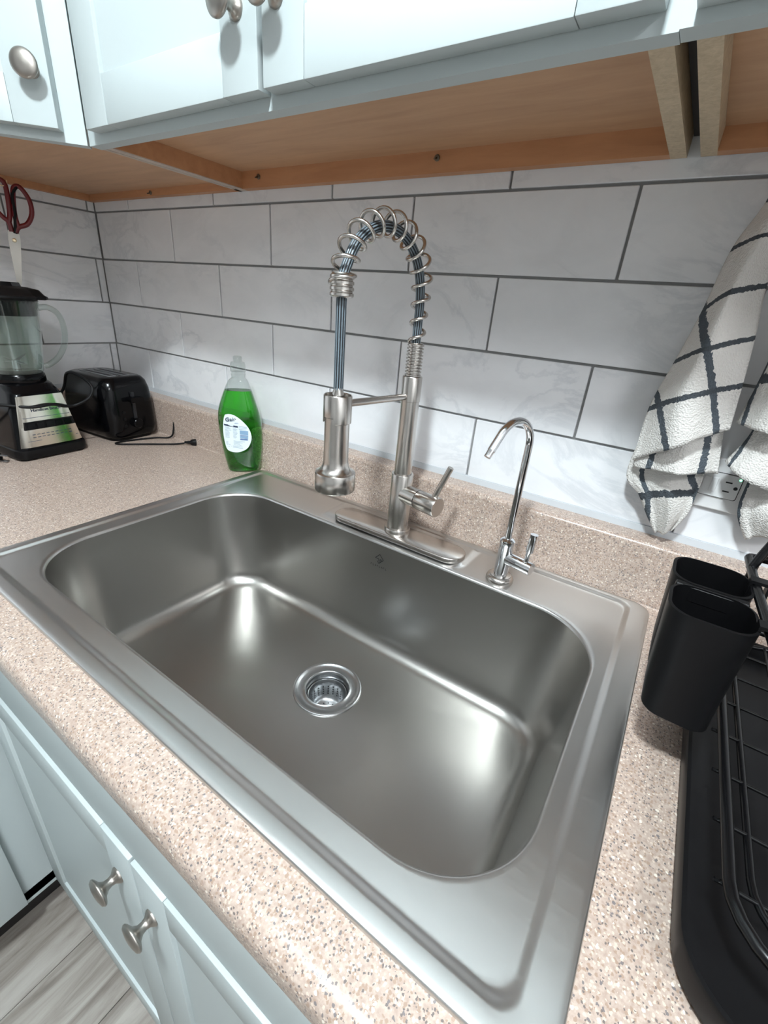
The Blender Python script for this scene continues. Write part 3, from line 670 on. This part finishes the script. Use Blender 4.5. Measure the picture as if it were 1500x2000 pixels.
# ---------------------------------------------------------------- knob, shaker door
KP = [(.0105, 0), (.0105, .0015), (.0088, .0035), (.0062, .006), (.0052, .010), (.0060, .0145), (.0095, .0185), (.0152, .0208), (.0170, .0222), (.0172, .0240), (.0150, .0262), (.008, .0276), (.0005, .0280)]
KNOB = MB().lathe(KP, 36).mesh('knob', M_KNOB, autos=60)
def knob(P, d, parent): return link('knob', KNOB, parent, None, frame(P, d, (0, 0, 1)))
def door(parent, o, ux, n_, w, h, st_=.058, th=.019, name='door', rail=.056, arch_=0):
    """shaker door, lower-left corner at o (back face), ux along its width, n_ outward"""
    o = Vector(o); ux = Vector(ux).normalized(); n_ = Vector(n_).normalized(); up = Vector((0, 0, 1))
    Mx = Matrix(((ux.x, up.x, n_.x, o.x), (ux.y, up.y, n_.y, o.y), (ux.z, up.z, n_.z, o.z), (0, 0, 0, 1)))
    e_ = .0003
    mb = MB().box(0, st_, 0, h, 0, th, Mx).box(w-st_, w, 0, h, 0, th, Mx).box(st_+e_, w-st_-e_, 0, rail, 0, th-.0004, Mx).box(st_+e_, w-st_-e_, h-rail, h, 0, th-.0004, Mx)
    d = mb.obj(name, M_PAINT, parent, bevel=.0012, autos=30)
    MB().box(st_-.004, w-st_+.004, rail-.004, h-rail+.004, .003, th-.005, Mx).obj('inset_panel', M_PAINT, d, autos=None)
    return d

# ---------------------------------------------------------------- upper cabinets
ZC = .569; ZT = 1.30
uc = T('wall_cabinet', 'pale painted two-door wall cabinet hung directly above the sink', 'cabinet', (.3, -.15, ZC))
MB().box(-.078, -.062, -.268, -.001, ZC, ZT).obj('side_panel', M_EDGEP, uc, autos=None)
MB().box(.687, .7045, -.268, -.001, ZC, ZT).obj('side_panel', M_EDGE, uc, autos=None)
MB().box(-.062, .687, -.266, -.001, ZC+.028, ZC+.040).obj('bottom_panel', M_UNDER, uc, autos=None)
MB().box(-.062, .687, -.018, -.001, ZC, ZC+.028).obj('hanging_rail', M_RAIL, uc, autos=None)
MB().box(-.0618, -.0605, -.266, -.018, ZC+.001, ZC+.028).obj('side_lining', M_RAIL, uc, autos=None)
MB().box(-.0925, .708, -.286, -.268, ZC, ZC+.040).box(-.0925, -.040, -.286, -.268, ZC+.04, ZT).box(.665, .708, -.286, -.268, ZC+.04, ZT).box(.290, .335, -.286, -.268, ZC+.04, ZT).box(-.085, .708, -.286, -.268, ZT, ZT+.04).obj('face_frame', M_PAINT, uc, autos=None)
MB().box(-.078, .7045, -.268, -.001, ZT, ZT+.015).obj('top_panel', M_UNDER, uc, autos=None)
dL = door(uc, (-.058, -.2862, .581), (1, 0, 0), (0, -1, 0), .367, .72)
dR = door(uc, (.3165, -.2862, .581), (1, 0, 0), (0, -1, 0), .3805, .72)
knob((.279, -.3052, .650), (0, -1, 0), dL); knob((.338, -.3052, .649), (0, -1, 0), dR)
def screw(x, z, par, y=-.018):
    MB().lathe([(.0045, 0), (.0042, .002), (.0015, .0028), (.0012, .010)], 14, frame((x, y, z), (0, -1, -.35))).obj('screw', M_SCREW, par)
screw(.375, .588, uc); screw(-.012, .586, uc)

rc = T('wall_cabinet', 'pale wall cabinet at the far right, past the dark gap beside the sink cabinet', 'cabinet', (1.1, -.15, ZC))
MB().box(.7185, .735, -.270, -.001, ZC, ZT).obj('side_panel', M_EDGE, rc, autos=None)
MB().box(1.43, 1.446, -.270, -.001, ZC, ZT).obj('side_panel', M_EDGE, rc, autos=None)
MB().box(.735, 1.43, -.270, -.001, ZC+.022, ZC+.034).obj('bottom_panel', M_UNDER, rc, autos=None)
MB().box(.735, 1.43, -.018, -.001, ZC, ZC+.022).obj('hanging_rail', M_RAIL, rc, autos=None)
MB().box(.7085, 1.45, -.289, -.270, ZC, ZC+.045).box(.7085, .745, -.289, -.270, ZC+.045, ZT).box(1.41, 1.45, -.289, -.270, ZC+.045, ZT).obj('face_frame', M_PAINT, rc, autos=None)
MB().box(.7185, 1.446, -.27, -.001, ZT, ZT+.015).obj('top_panel', M_UNDER, rc, autos=None)
dd = door(rc, (.716, -.2892, .577), (1, 0, 0), (0, -1, 0), .36, .72); knob((1.045, -.3082, .66), (0, -1, 0), dd)
dd = door(rc, (1.082, -.2892, .577), (1, 0, 0), (0, -1, 0), .36, .72); knob((1.115, -.3082, .66), (0, -1, 0), dd)
sp_ = MB().box(.7055, .7175, -.262, -.002, ZC+.02, ZT).obj('gap_shade_strip', M_DARK, None, autos=None); tag(sp_, 'black strip standing in for the shade in the gap between the two wall cabinets', 'gap shade')  # black box paints the shade inside the open gap

# diagonal corner cabinet
K = Vector((-.093, -.289, 0)); dg = Vector((-1, -1, 0)).normalized(); dn = Vector((1, -1, 0)).normalized()
KE = K+dg*.40
cc_ = T('corner_wall_cabinet', 'pale diagonal corner wall cabinet above the blender and toaster', 'cabinet', (-.45, -.25, ZC))
def prism(pts, z0, z1): 
    n_ = len(pts); return MB().add([(p[0], p[1], z0) for p in pts]+[(p[0], p[1], z1) for p in pts], [tuple(range(n_))[::-1], tuple(range(n_, 2*n_))]+[(i, (i+1) % n_, n_+(i+1) % n_, n_+i) for i in range(n_)])
inn = [(-.0795, -.001), (-.0795, -.270), (K.x-.012, K.y+.012), (KE.x-.012, KE.y+.012), (XC+.001, KE.y+.012), (XC+.001, -.001)]
prism(inn, ZC+.014, ZC+.026).obj('bottom_panel', M_UNDER, cc_, autos=None)
MB().box(XC+.019, -.080, -.018, -.001, ZC, ZC+.014).obj('hanging_rail', M_RAIL, cc_, autos=None)
MB().box(XC+.001, XC+.018, KE.y+.012, -.001, ZC, ZC+.014).obj('hanging_rail', M_RAIL, cc_, autos=None)
prism([(-.0795, -.001), (-.0885, -.001), (-.0885, -.268), (-.0795, -.268)], ZC, ZT).obj('side_panel', M_EDGEP, cc_, autos=None)
MB().box(XC+.001, KE.x, KE.y-.004, KE.y+.012, ZC, ZT).obj('side_panel', M_EDGEP, cc_, autos=None)
Fm = Matrix(((dg.x, 0, dn.x, K.x), (dg.y, 0, dn.y, K.y), (0, 1, 0, 0), (0, 0, 0, 1)))
MB().box(0, .40, ZC, ZC+.04, -.018, 0, Fm).box(0, .036, ZC+.04, ZT, -.018, 0, Fm).box(.364, .40, ZC+.04, ZT, -.018, 0, Fm).obj('face_frame', M_PAINT, cc_, autos=None)
prism(inn, ZT, ZT+.015).obj('top_panel', M_UNDER, cc_, autos=None)
de = K+dg*.372+dn*.0002
dd = door(cc_, (de.x, de.y, .581), -dg, dn, .342, .72)
knob((-.117, -.3374, .6444), dn, dd)
screw(-.375, .5755, cc_)
# ---------------------------------------------------------------- scissors on a hook
hk = T('cup_hook', 'small brass cup hook screwed under the corner cabinet holding the scissors', 'hook', (-.545, -.262, ZC+.014))
HP = Vector((-.545, -.250, .553))
MB().tube(crom([(-.545, -.262, .583), (-.545, -.262, .568), (-.545, -.262, .560), (-.545, -.258, .551), (-.545, -.249, .548), (-.545, -.241, .552), (-.545, -.239, .560)], 4), .0013, 8).obj('wire_hook', M_BRASS, hk)
sc = T('scissors', 'red and black handled scissors hanging point down from a hook under the corner cabinet', 'scissors', (-.545, -.245, .45))
sa = Vector((.35, .937, 0)).normalized(); sn = Vector((.937, -.35, 0)).normalized()
PV = Vector((-.545, -.238, .445))
TLT = radians(6)
def sp3(u, z_, n_=0):
    z2 = z_-.108; return PV+sa*(u*cos(TLT)+z2*sin(TLT))+Vector((0, 0, .108+z2*cos(TLT)-u*sin(TLT)))+sn*n_
def blade(sg, n_):
    pr_ = [(-.010*sg, .020), (.006*sg, .024), (.011*sg, .006), (.0095*sg, -.02), (.005*sg, -.080), (.001*sg, -.095), (-.003*sg, -.085), (-.007*sg, -.02), (-.010*sg, .0)]
    q0 = [sp3(u, v, n_) for u, v in pr_]; q1 = [sp3(u, v, n_+.0016) for u, v in pr_]; k = len(pr_)
    return MB().add(q0+q1, [tuple(range(k))[::-1], tuple(range(k, 2*k))]+[(i, (i+1) % k, k+(i+1) % k, k+i) for i in range(k)])
blade(1, .0002).obj('blade', M_BLADE, sc, autos=None); blade(-1, -.0018).obj('blade', M_BLADE, sc, autos=None)
MB().lathe([(.004, 0), (.004, .0012), (.0028, .0018)], 16, frame(sp3(0, .002, .0018), sn)).obj('pivot_screw', M_BRASS, sc)
def hloop(sg, big):
    c_ = [(.004, .018), (.010, .030), (.026, .040), (.036, .062), (.034, .088), (.020, .108), (.009, .104), (.006, .080), (.006, .050)] if not big else [(.003, .018), (.006, .036), (.016, .044), (.030, .062), (.030, .090), (.018, .112), (.006, .108), (.003, .082), (.003, .052)]
    c_ = [(sg*a, b) for a, b in c_]
    pp = crom([sp3(a, b) for a, b in [c_[0], c_[1]]+c_[2:]+[c_[1]]], 5)
    return pp
MB().tube([Vector(p) for p in hloop(1, 0)], .0048, 10).obj('handle', M_RED, sc, autos=70)
MB().tube([Vector(p) for p in hloop(-1, 1)], .0048, 10).obj('handle', M_RED, sc, autos=70)
tag(MB().tube(crom([tuple(sp3(.003, .016, .001)), tuple(sp3(.006, .045, .0015)), tuple(sp3(.006, .09, .0015)), tuple(sp3(.014, .108, .001))], 6), .0038, 8).obj('handle_grip', M_RUB, sc, autos=70))

# ---------------------------------------------------------------- base cabinets
bcx = T('base_cabinet', 'pale painted double-door base cabinet under the sink with two metal knobs', 'cabinet', (.43, -.35, FL))
YF = -.619
MB().box(-.034, 1.50, YF, YF+.018, -.19, TZ-.001).box(-.034, .0, YF, YF+.018, -.80, -.19).box(.865, .91, YF, YF+.018, -.80, -.19).box(.41, .45, YF, YF+.018, -.80, -.19).box(-.034, 1.5, YF, YF+.018, -.81, -.775).obj('face_frame', M_PAINT, bcx, autos=None)
MB().box(-.034, -.018, YF+.018, -.003, -.81, TZ-.001).obj('side_panel', M_EDGE, bcx, autos=None)
MB().box(1.484, 1.50, YF+.018, -.003, -.81, TZ-.001).obj('side_panel', M_EDGE, bcx, autos=None)
MB().box(-.018, 1.484, YF+.018, -.003, -.81, -.795).obj('bottom_panel', M_EDGE, bcx, autos=None)
MB().box(-.034, 1.5, -.560, -.545, FL, -.81).obj('toe_kick', M_DARK, bcx, autos=None)
MB().box(-.018, 1.345, -.6335, YF-.0002, -.1862, -.046).obj('false_front', M_PAINT, bcx, bevel=.001, autos=30)
d1 = door(bcx, (-.018, YF-.0002, -.780), (1, 0, 0), (0, -1, 0), .452, .592, .06)
d2 = door(bcx, (.4375, YF-.0002, -.780), (1, 0, 0), (0, -1, 0), .452, .592, .06)
d3 = door(bcx, (.895, YF-.0002, -.780), (1, 0, 0), (0, -1, 0), .45, .592, .06)
knob((.390, YF-.0192, -.268), (0, -1, 0), d1); knob((.462, YF-.0192, -.266), (0, -1, 0), d2); knob((.94, YF-.0192, -.266), (0, -1, 0), d3)
lc = T('base_cabinet', 'pale base cabinet of the left counter run, standing square to the sink cabinet', 'cabinet', (-.3, -1.4, FL))
XF = -.036
MB().box(XF-.018, XF, -2.19, -.622, -.19, TZ-.001).box(XF-.018, XF, -.725, -.622, -.80, -.19).box(XF-.018, XF, -1.15, -1.10, -.8, -.19).box(XF-.018, XF, -2.19, -.622, -.81, -.775).obj('face_frame', M_PAINT, lc, autos=None)
MB().box(XC+.003, XF-.018, -2.19, -2.175, -.81, TZ-.001).obj('side_panel', M_PAINT, lc, autos=None)
MB().box(XC+.003, XF-.018, -2.17, -.03, -.81, -.795).obj('bottom_panel', M_EDGE, lc, autos=None)
MB().box(-.100, -.085, -2.19, -.545, FL, -.81).obj('toe_kick', M_DARK, lc, autos=None)
dd = door(lc, (XF+.0002, -1.125, -.785), (0, 1, 0), (1, 0, 0), .435, .60, .06); knob((XF+.0192, -1.09, -.27), (1, 0, 0), dd)
dd = door(lc, (XF+.0002, -1.59, -.785), (0, 1, 0), (1, 0, 0), .455, .60, .06); knob((XF+.0192, -1.17, -.27), (1, 0, 0), dd)

# ---------------------------------------------------------------- wall outlet
ol = T('wall_outlet', 'white duplex safety outlet with a green light on the tiled wall behind the towels', 'outlet', (.8495, 0, .197))
MB().box(.7905, .9085, -.0058, -.0001, .1610, .2330).obj('cover_plate', M_WHITE, ol, bevel=.0025, bseg=3)
MB().loft([[Vector((.8495+p.x, -.0052, .197+p.y)) for p in rr(-.0345, .0345, -.0175, .0175, .003, 0, 4)], [Vector((.8495+p.x, -.0061, .197+p.y)) for p in rr(-.0345, .0345, -.0175, .0175, .003, 0, 4)]]).obj('surround_gap', M_BLACKHOLE, ol, autos=None)
rcp = MB().loft([[Vector((.8495+p.x, -.0055, .197+p.y)) for p in rr(-.0337, .0337, -.0167, .0167, .003, 0, 4)], [Vector((.8495+p.x, -.0082, .197+p.y)) for p in rr(-.0333, .0333, -.0163, .0163, .003, 0, 4)]]).obj('receptacle', M_WHITE, ol, autos=30)
for sx_ in (-1, 1):
    cx0 = .8495+sx_*.0205
    for dz_ in (-.0063, .0063): MB().box(cx0-.0040, cx0+.0034, -.0085, -.0080, .197+dz_-.0009, .197+dz_+.0009).obj('slot', M_BLACKHOLE, rcp, autos=None)
    MB().lathe([(.0024, 0), (.0024, .0004)], 14, frame((cx0+.0088*1.0, -.0081, .197), (0, -1, 0))).obj('ground_hole', M_BLACKHOLE, rcp)
for dx_ in (-.0045, .0045): MB().box(.8495+dx_-.0038, .8495+dx_+.0038, -.0092, -.0080, .187, .207).obj('test_button', M_WHITE, rcp, bevel=.0005, bseg=1)
MB().lathe([(.0015, 0), (.0012, .0006)], 12, frame((.8805, -.0081, .2095), (0, -1, 0))).obj('indicator_light', M_LED, rcp)

# ---------------------------------------------------------------- towels
TWL = {
'A': [[[0.8055,-0.06,0.5709,1.9],[0.8118,-0.075,0.5669,2.1],[0.8214,-0.06,0.5694,2.4]],[[0.7973,-0.05,0.5148,1.7],[0.8091,-0.085,0.5076,2.1],[0.8306,-0.055,0.5083,2.6]],[[0.7813,-0.045,0.4698,1.5],[0.7996,-0.085,0.4759,2.0],[0.8246,-0.05,0.4869,2.5]],[[0.7736,-0.045,0.4056,1.0],[0.793,-0.085,0.4239,1.5],[0.8243,-0.05,0.4349,2.15]],[[0.763,-0.045,0.3465,0.45],[0.7897,-0.085,0.3658,1.0],[0.8323,-0.05,0.3819,1.95]],[[0.7515,-0.04,0.2859,-0.2],[0.7875,-0.085,0.3117,0.5],[0.8385,-0.05,0.3303,1.65]],[[0.7522,-0.04,0.2136,-0.6],[0.7979,-0.085,0.2526,0.2],[0.8434,-0.05,0.2783,1.35]]],
'B': [[[0.7626,-0.036,0.3122,0],[0.7882,-0.05,0.3238,0.6],[0.8269,-0.036,0.3285,1.4]],[[0.7539,-0.036,0.2266,-0.3],[0.7962,-0.065,0.2462,0.4],[0.8405,-0.036,0.2674,1.35]],[[0.7557,-0.036,0.2045,-0.3],[0.8034,-0.07,0.2145,0.5],[0.8512,-0.036,0.2187,1.4]]],
'C': [[[0.7604,-0.024,0.2972,0],[0.7941,-0.03,0.3037,0.5],[0.826,-0.024,0.3085,1.2]],[[0.7487,-0.024,0.1935,-0.35],[0.7879,-0.036,0.2091,0.4],[0.8374,-0.024,0.2191,1.3]],[[0.7732,-0.026,0.1634,-0.2],[0.803,-0.045,0.1819,0.4],[0.8385,-0.026,0.1868,1.05]],[[0.7931,-0.026,0.1345,0],[0.8157,-0.04,0.1493,0.4],[0.8376,-0.026,0.1533,0.85]],[[0.8085,-0.022,0.1132,0.1],[0.8188,-0.028,0.1158,0.35],[0.8277,-0.022,0.1217,0.6]]],
'A2': [[[0.8582,-0.05,0.464,0],[0.8754,-0.07,0.4619,0.6],[0.8972,-0.05,0.4646,1.3]],[[0.8525,-0.045,0.3361,0],[0.8737,-0.075,0.3444,0.6],[0.9195,-0.045,0.3489,1.4]],[[0.8475,-0.045,0.2866,-0.2],[0.8724,-0.075,0.2843,0.5],[0.938,-0.045,0.2783,1.5]]],
'B2': [[[0.8649,-0.035,0.3284,0],[0.8845,-0.055,0.3334,0.6],[0.9296,-0.035,0.3275,1.4]],[[0.8667,-0.035,0.2775,0],[0.8895,-0.055,0.2815,0.6],[0.9443,-0.035,0.2778,1.4]],[[0.8531,-0.035,0.2364,-0.2],[0.8744,-0.06,0.2244,0.4],[0.9605,-0.035,0.1988,1.6]]],
'C2': [[[0.8898,-0.022,0.2756,0],[0.9089,-0.03,0.275,0.6],[0.9494,-0.022,0.2702,1.4]],[[0.8855,-0.022,0.2102,0],[0.9141,-0.035,0.2186,0.5],[0.9677,-0.022,0.2104,1.3]],[[0.8887,-0.024,0.1717,0],[0.9174,-0.04,0.1794,0.5],[0.9727,-0.024,0.1711,1.3]],[[0.9088,-0.022,0.1382,0.1],[0.9287,-0.03,0.1502,0.5],[0.9693,-0.022,0.1546,1.2]]]}
def cloth(name, rowsv, v0, parent, th=.0016, vs_=1.0, fold=.004):
    """soft sheet through a grid of points; uv u from the grid, v one unit per row"""
    nu, nv = 8, 7
    fine = [crom([tuple(p) for p in r], nu) for r in rowsv]
    cols = [crom([f[j]+(i,) for i, f in enumerate(fine)], nv) for j in range(len(fine[0]))]
    W_, H_ = len(cols), len(cols[0]); vs = []; uvs = []
    for i in range(H_):
        for j in range(W_):
            x, y, z_, u, v = cols[j][i]; y2 = y+fold*sin(j*.75+i*.05)*(.35+.65*i/H_)*(-1)-.0015*sin(j*1.9+i*.21)
            vs.append((x, min(y2, -.010), z_)); v = v*vs_; v = v if v < 5 else 5+(v-5)*.82; u = u if u < 1 else 1+(u-1)*.55
            uvs.append((u, v+v0))
    fs = [(i*W_+j, i*W_+j+1, (i+1)*W_+j+1, (i+1)*W_+j) for i in range(H_-1) for j in range(W_-1)]
    me = bpy.data.meshes.new(name); me.from_pydata(vs, [], fs); me.update(); uvl = me.uv_layers.new(name='UVMap')
    for lp_ in me.loops: uvl.data[lp_.index].uv = uvs[lp_.vertex_index]
    for p_ in me.polygons: p_.use_smooth = True
    me.materials.append(M_TOWEL)
    o_ = link(name, me, parent); md = o_.modifiers.new('thickness', 'SOLIDIFY'); md.thickness = th; md.offset = 0
    return o_
tw = T('dish_towel', 'white terry dish towel with dark grey checks hanging in folds left of the outlet', 'towel', (.81, -.05, .35))
cloth('front_fold', TWL['A'], 0, tw); cloth('middle_fold', TWL['B'], .12, tw, vs_=.38); cloth('back_fold', TWL['C'], .25, tw, vs_=.36)
tw2 = T('dish_towel', 'white terry dish towel with dark grey checks hanging right of the outlet', 'towel', (.90, -.05, .35))
cloth('front_fold', TWL['A2'], .12, tw2, vs_=.9); cloth('middle_fold', TWL['B2'], 0.12, tw2, vs_=.38); cloth('back_fold', TWL['C2'], .15, tw2, vs_=.25)
for (hx_, hz_, lab_) in ((.813, .560, 'small brass hook under the right wall cabinet holding the left towel'), (.878, .560, 'small brass hook under the right wall cabinet holding the right towel')):
    h_ = T('cup_hook', lab_, 'hook', (hx_, -.055, ZC+.022))
    MB().tube(crom([(hx_, -.06, ZC+.024), (hx_, -.06, hz_+.002), (hx_, -.06, hz_-.006), (hx_, -.066, hz_-.014), (hx_, -.075, hz_-.014), (hx_, -.081, hz_-.006)], 4), .0016, 8).obj('wire_hook', M_BRASS, h_)
cloth('hanging_neck', [[[.874, -.062, .556, 0], [.878, -.070, .555, .3], [.882, -.062, .556, .6]], [[.866, -.056, .51, 0], [.876, -.075, .51, .5], [.888, -.056, .51, 1.0]], [[.858, -.052, .462, 0], [.875, -.071, .462, .6], [.897, -.052, .462, 1.3]]], -1.85, tw2)

# ---------------------------------------------------------------- dish rack and utensil caddy
rk = T('dish_rack', 'black wire dish rack with drip tray standing right of the sink', 'dish rack', (1.08, -.30, 0))
def k_(x0, x1, y0, y1, r, z): return rr(x0, x1, y0, y1, r, z, 10)
TX0, TX1, TY0, TY1 = .885, 1.30, -.532, -.085
tray = MB().loft([k_(TX0+.006, TX1-.006, TY0+.006, TY1-.006, .045, .002), k_(TX0+.002, TX1-.002, TY0+.002, TY1-.002, .048, .006), k_(TX0, TX1, TY0, TY1, .050, .026), k_(TX0+.001, TX1-.001, TY0+.001, TY1-.001, .049, .029), k_(TX0+.004, TX1-.004, TY0+.004, TY1-.004, .046, .029), k_(TX0+.008, TX1-.008, TY0+.008, TY1-.008, .043, .010), k_(TX0+.020, TX1-.020, TY0+.020, TY1-.020, .034, .006)])
tray.obj('drip_tray', M_BLKM, rk, autos=40)
def bar(pts, r, name='wire', n=5, mt=None): return MB().tube(crom(pts, n), r, 10).obj(name, mt or M_BLKMET, rk, autos=60)
# two horizontal loops and cross wires
def loopw(x0, x1, y0, y1, z, r, c, name):
    P = [tuple(q) for q in rr(x0, x1, y0, y1, c, z, 6)]; MB().tube(P, r, 10, closed=True).obj(name, M_BLKMET, rk, autos=60)
loopw(.905, 1.285, -.505, -.105, .055, .0042, .045, 'lower_loop')
loopw(.922, 1.275, -.480, -.120, .043, .0028, .04, 'floor_loop')
bar([(.893, -.175, .170), (.895, -.26, .170), (.903, -.40, .170), (.918, -.50, .170)], .0042, 'side_rail')
bar([(.915, -.170, .170), (.917, -.26, .170), (.925, -.40, .170), (.940, -.50, .170)], .0030, 'side_rail')
bar([(.893, -.175, .170), (.90, -.168, .170), (.95, -.165, .170), (1.29, -.165, .170)], .0042, 'back_rail')
for y_ in (-.455, -.405, -.355, -.305, -.255, -.205, -.155): bar([(.905, y_, .055), (.912, y_, .046), (.93, y_, .044), (1.26, y_, .044), (1.285, y_, .055)], .0016, 'cross_wire')
for x_ in (.955, .995, 1.035, 1.075, 1.115, 1.155, 1.195, 1.235): bar([(x_, -.480, .044), (x_, -.30, .044), (x_, -.12, .044)], .0016, 'long_wire')
for x_, y_ in ((.899, -.180), (1.292, -.168)): bar([(x_, y_, .170), (x_, y_, .10), (x_+(.006 if x_ < 1 else -.006), y_, .055), (x_+(.006 if x_ < 1 else -.006), y_, .027)], .0038, 'corner_post')
bar([(.893, -.200, .168), (.897, -.197, .185), (.906, -.19, .215), (.918, -.185, .255)], .0042, 'raised_end')
bar([(.918, -.200, .168), (.922, -.197, .185), (.931, -.19, .215), (.943, -.185, .255)], .0028, 'raised_end')
cdy = T('utensil_caddy', 'black plastic two-cup utensil caddy hooked on the dish rack beside the sink', 'caddy', (.862, -.28, .05))
CX0, CX1 = .8265, .8915
def cupr(y0, y1, dx, dy, r, z, i=0): return rr(CX0+dx+i, CX1-dx*.3-i, y0+dy+i, y1-dy*.4-i, max(r-i, .004), z, 8)
for nme, y0, y1 in (('front_cup', -.3455, -.2845), ('back_cup', -.2815, -.2200)):
    fr = 1 if nme[0] == 'f' else 0
    bt_ = .064
    MB().loft([cupr(y0, y1, .010, -.004, .014, bt_, .004), cupr(y0, y1, .009, -.004, .016, bt_+.003), cupr(y0, y1, .006, -.001, .018, .09), cupr(y0, y1, .0, 0, .020, .166), cupr(y0, y1, -.0005, 0, .020, .1705), cupr(y0, y1, .0, 0, .020, .171, .0022), cupr(y0, y1, .0, 0, .020, .166, .0022), cupr(y0, y1, .006, -.001, .018, .09, .0022), cupr(y0, y1, .009, -.004, .016, bt_+.006, .0025)], True, True).obj(nme, M_BLKM, cdy, autos=50)
# joining web between the cups and the hooks over the rack rail
MB().box(CX0+.004, CX1-.004, -.2872, -.2788, .1545, .1700).obj('web', M_BLKM, cdy, bevel=.001, bseg=1)
for y_ in (-.325, -.240): MB().box(.8885, .9045, y_-.006, y_+.006, .1735, .1765).box(.9020, .9045, y_-.006, y_+.006, .160, .1735).box(.8885, .8905, y_-.006, y_+.006, .160, .1735).obj('rim_hook', M_BLKM, cdy, autos=None)
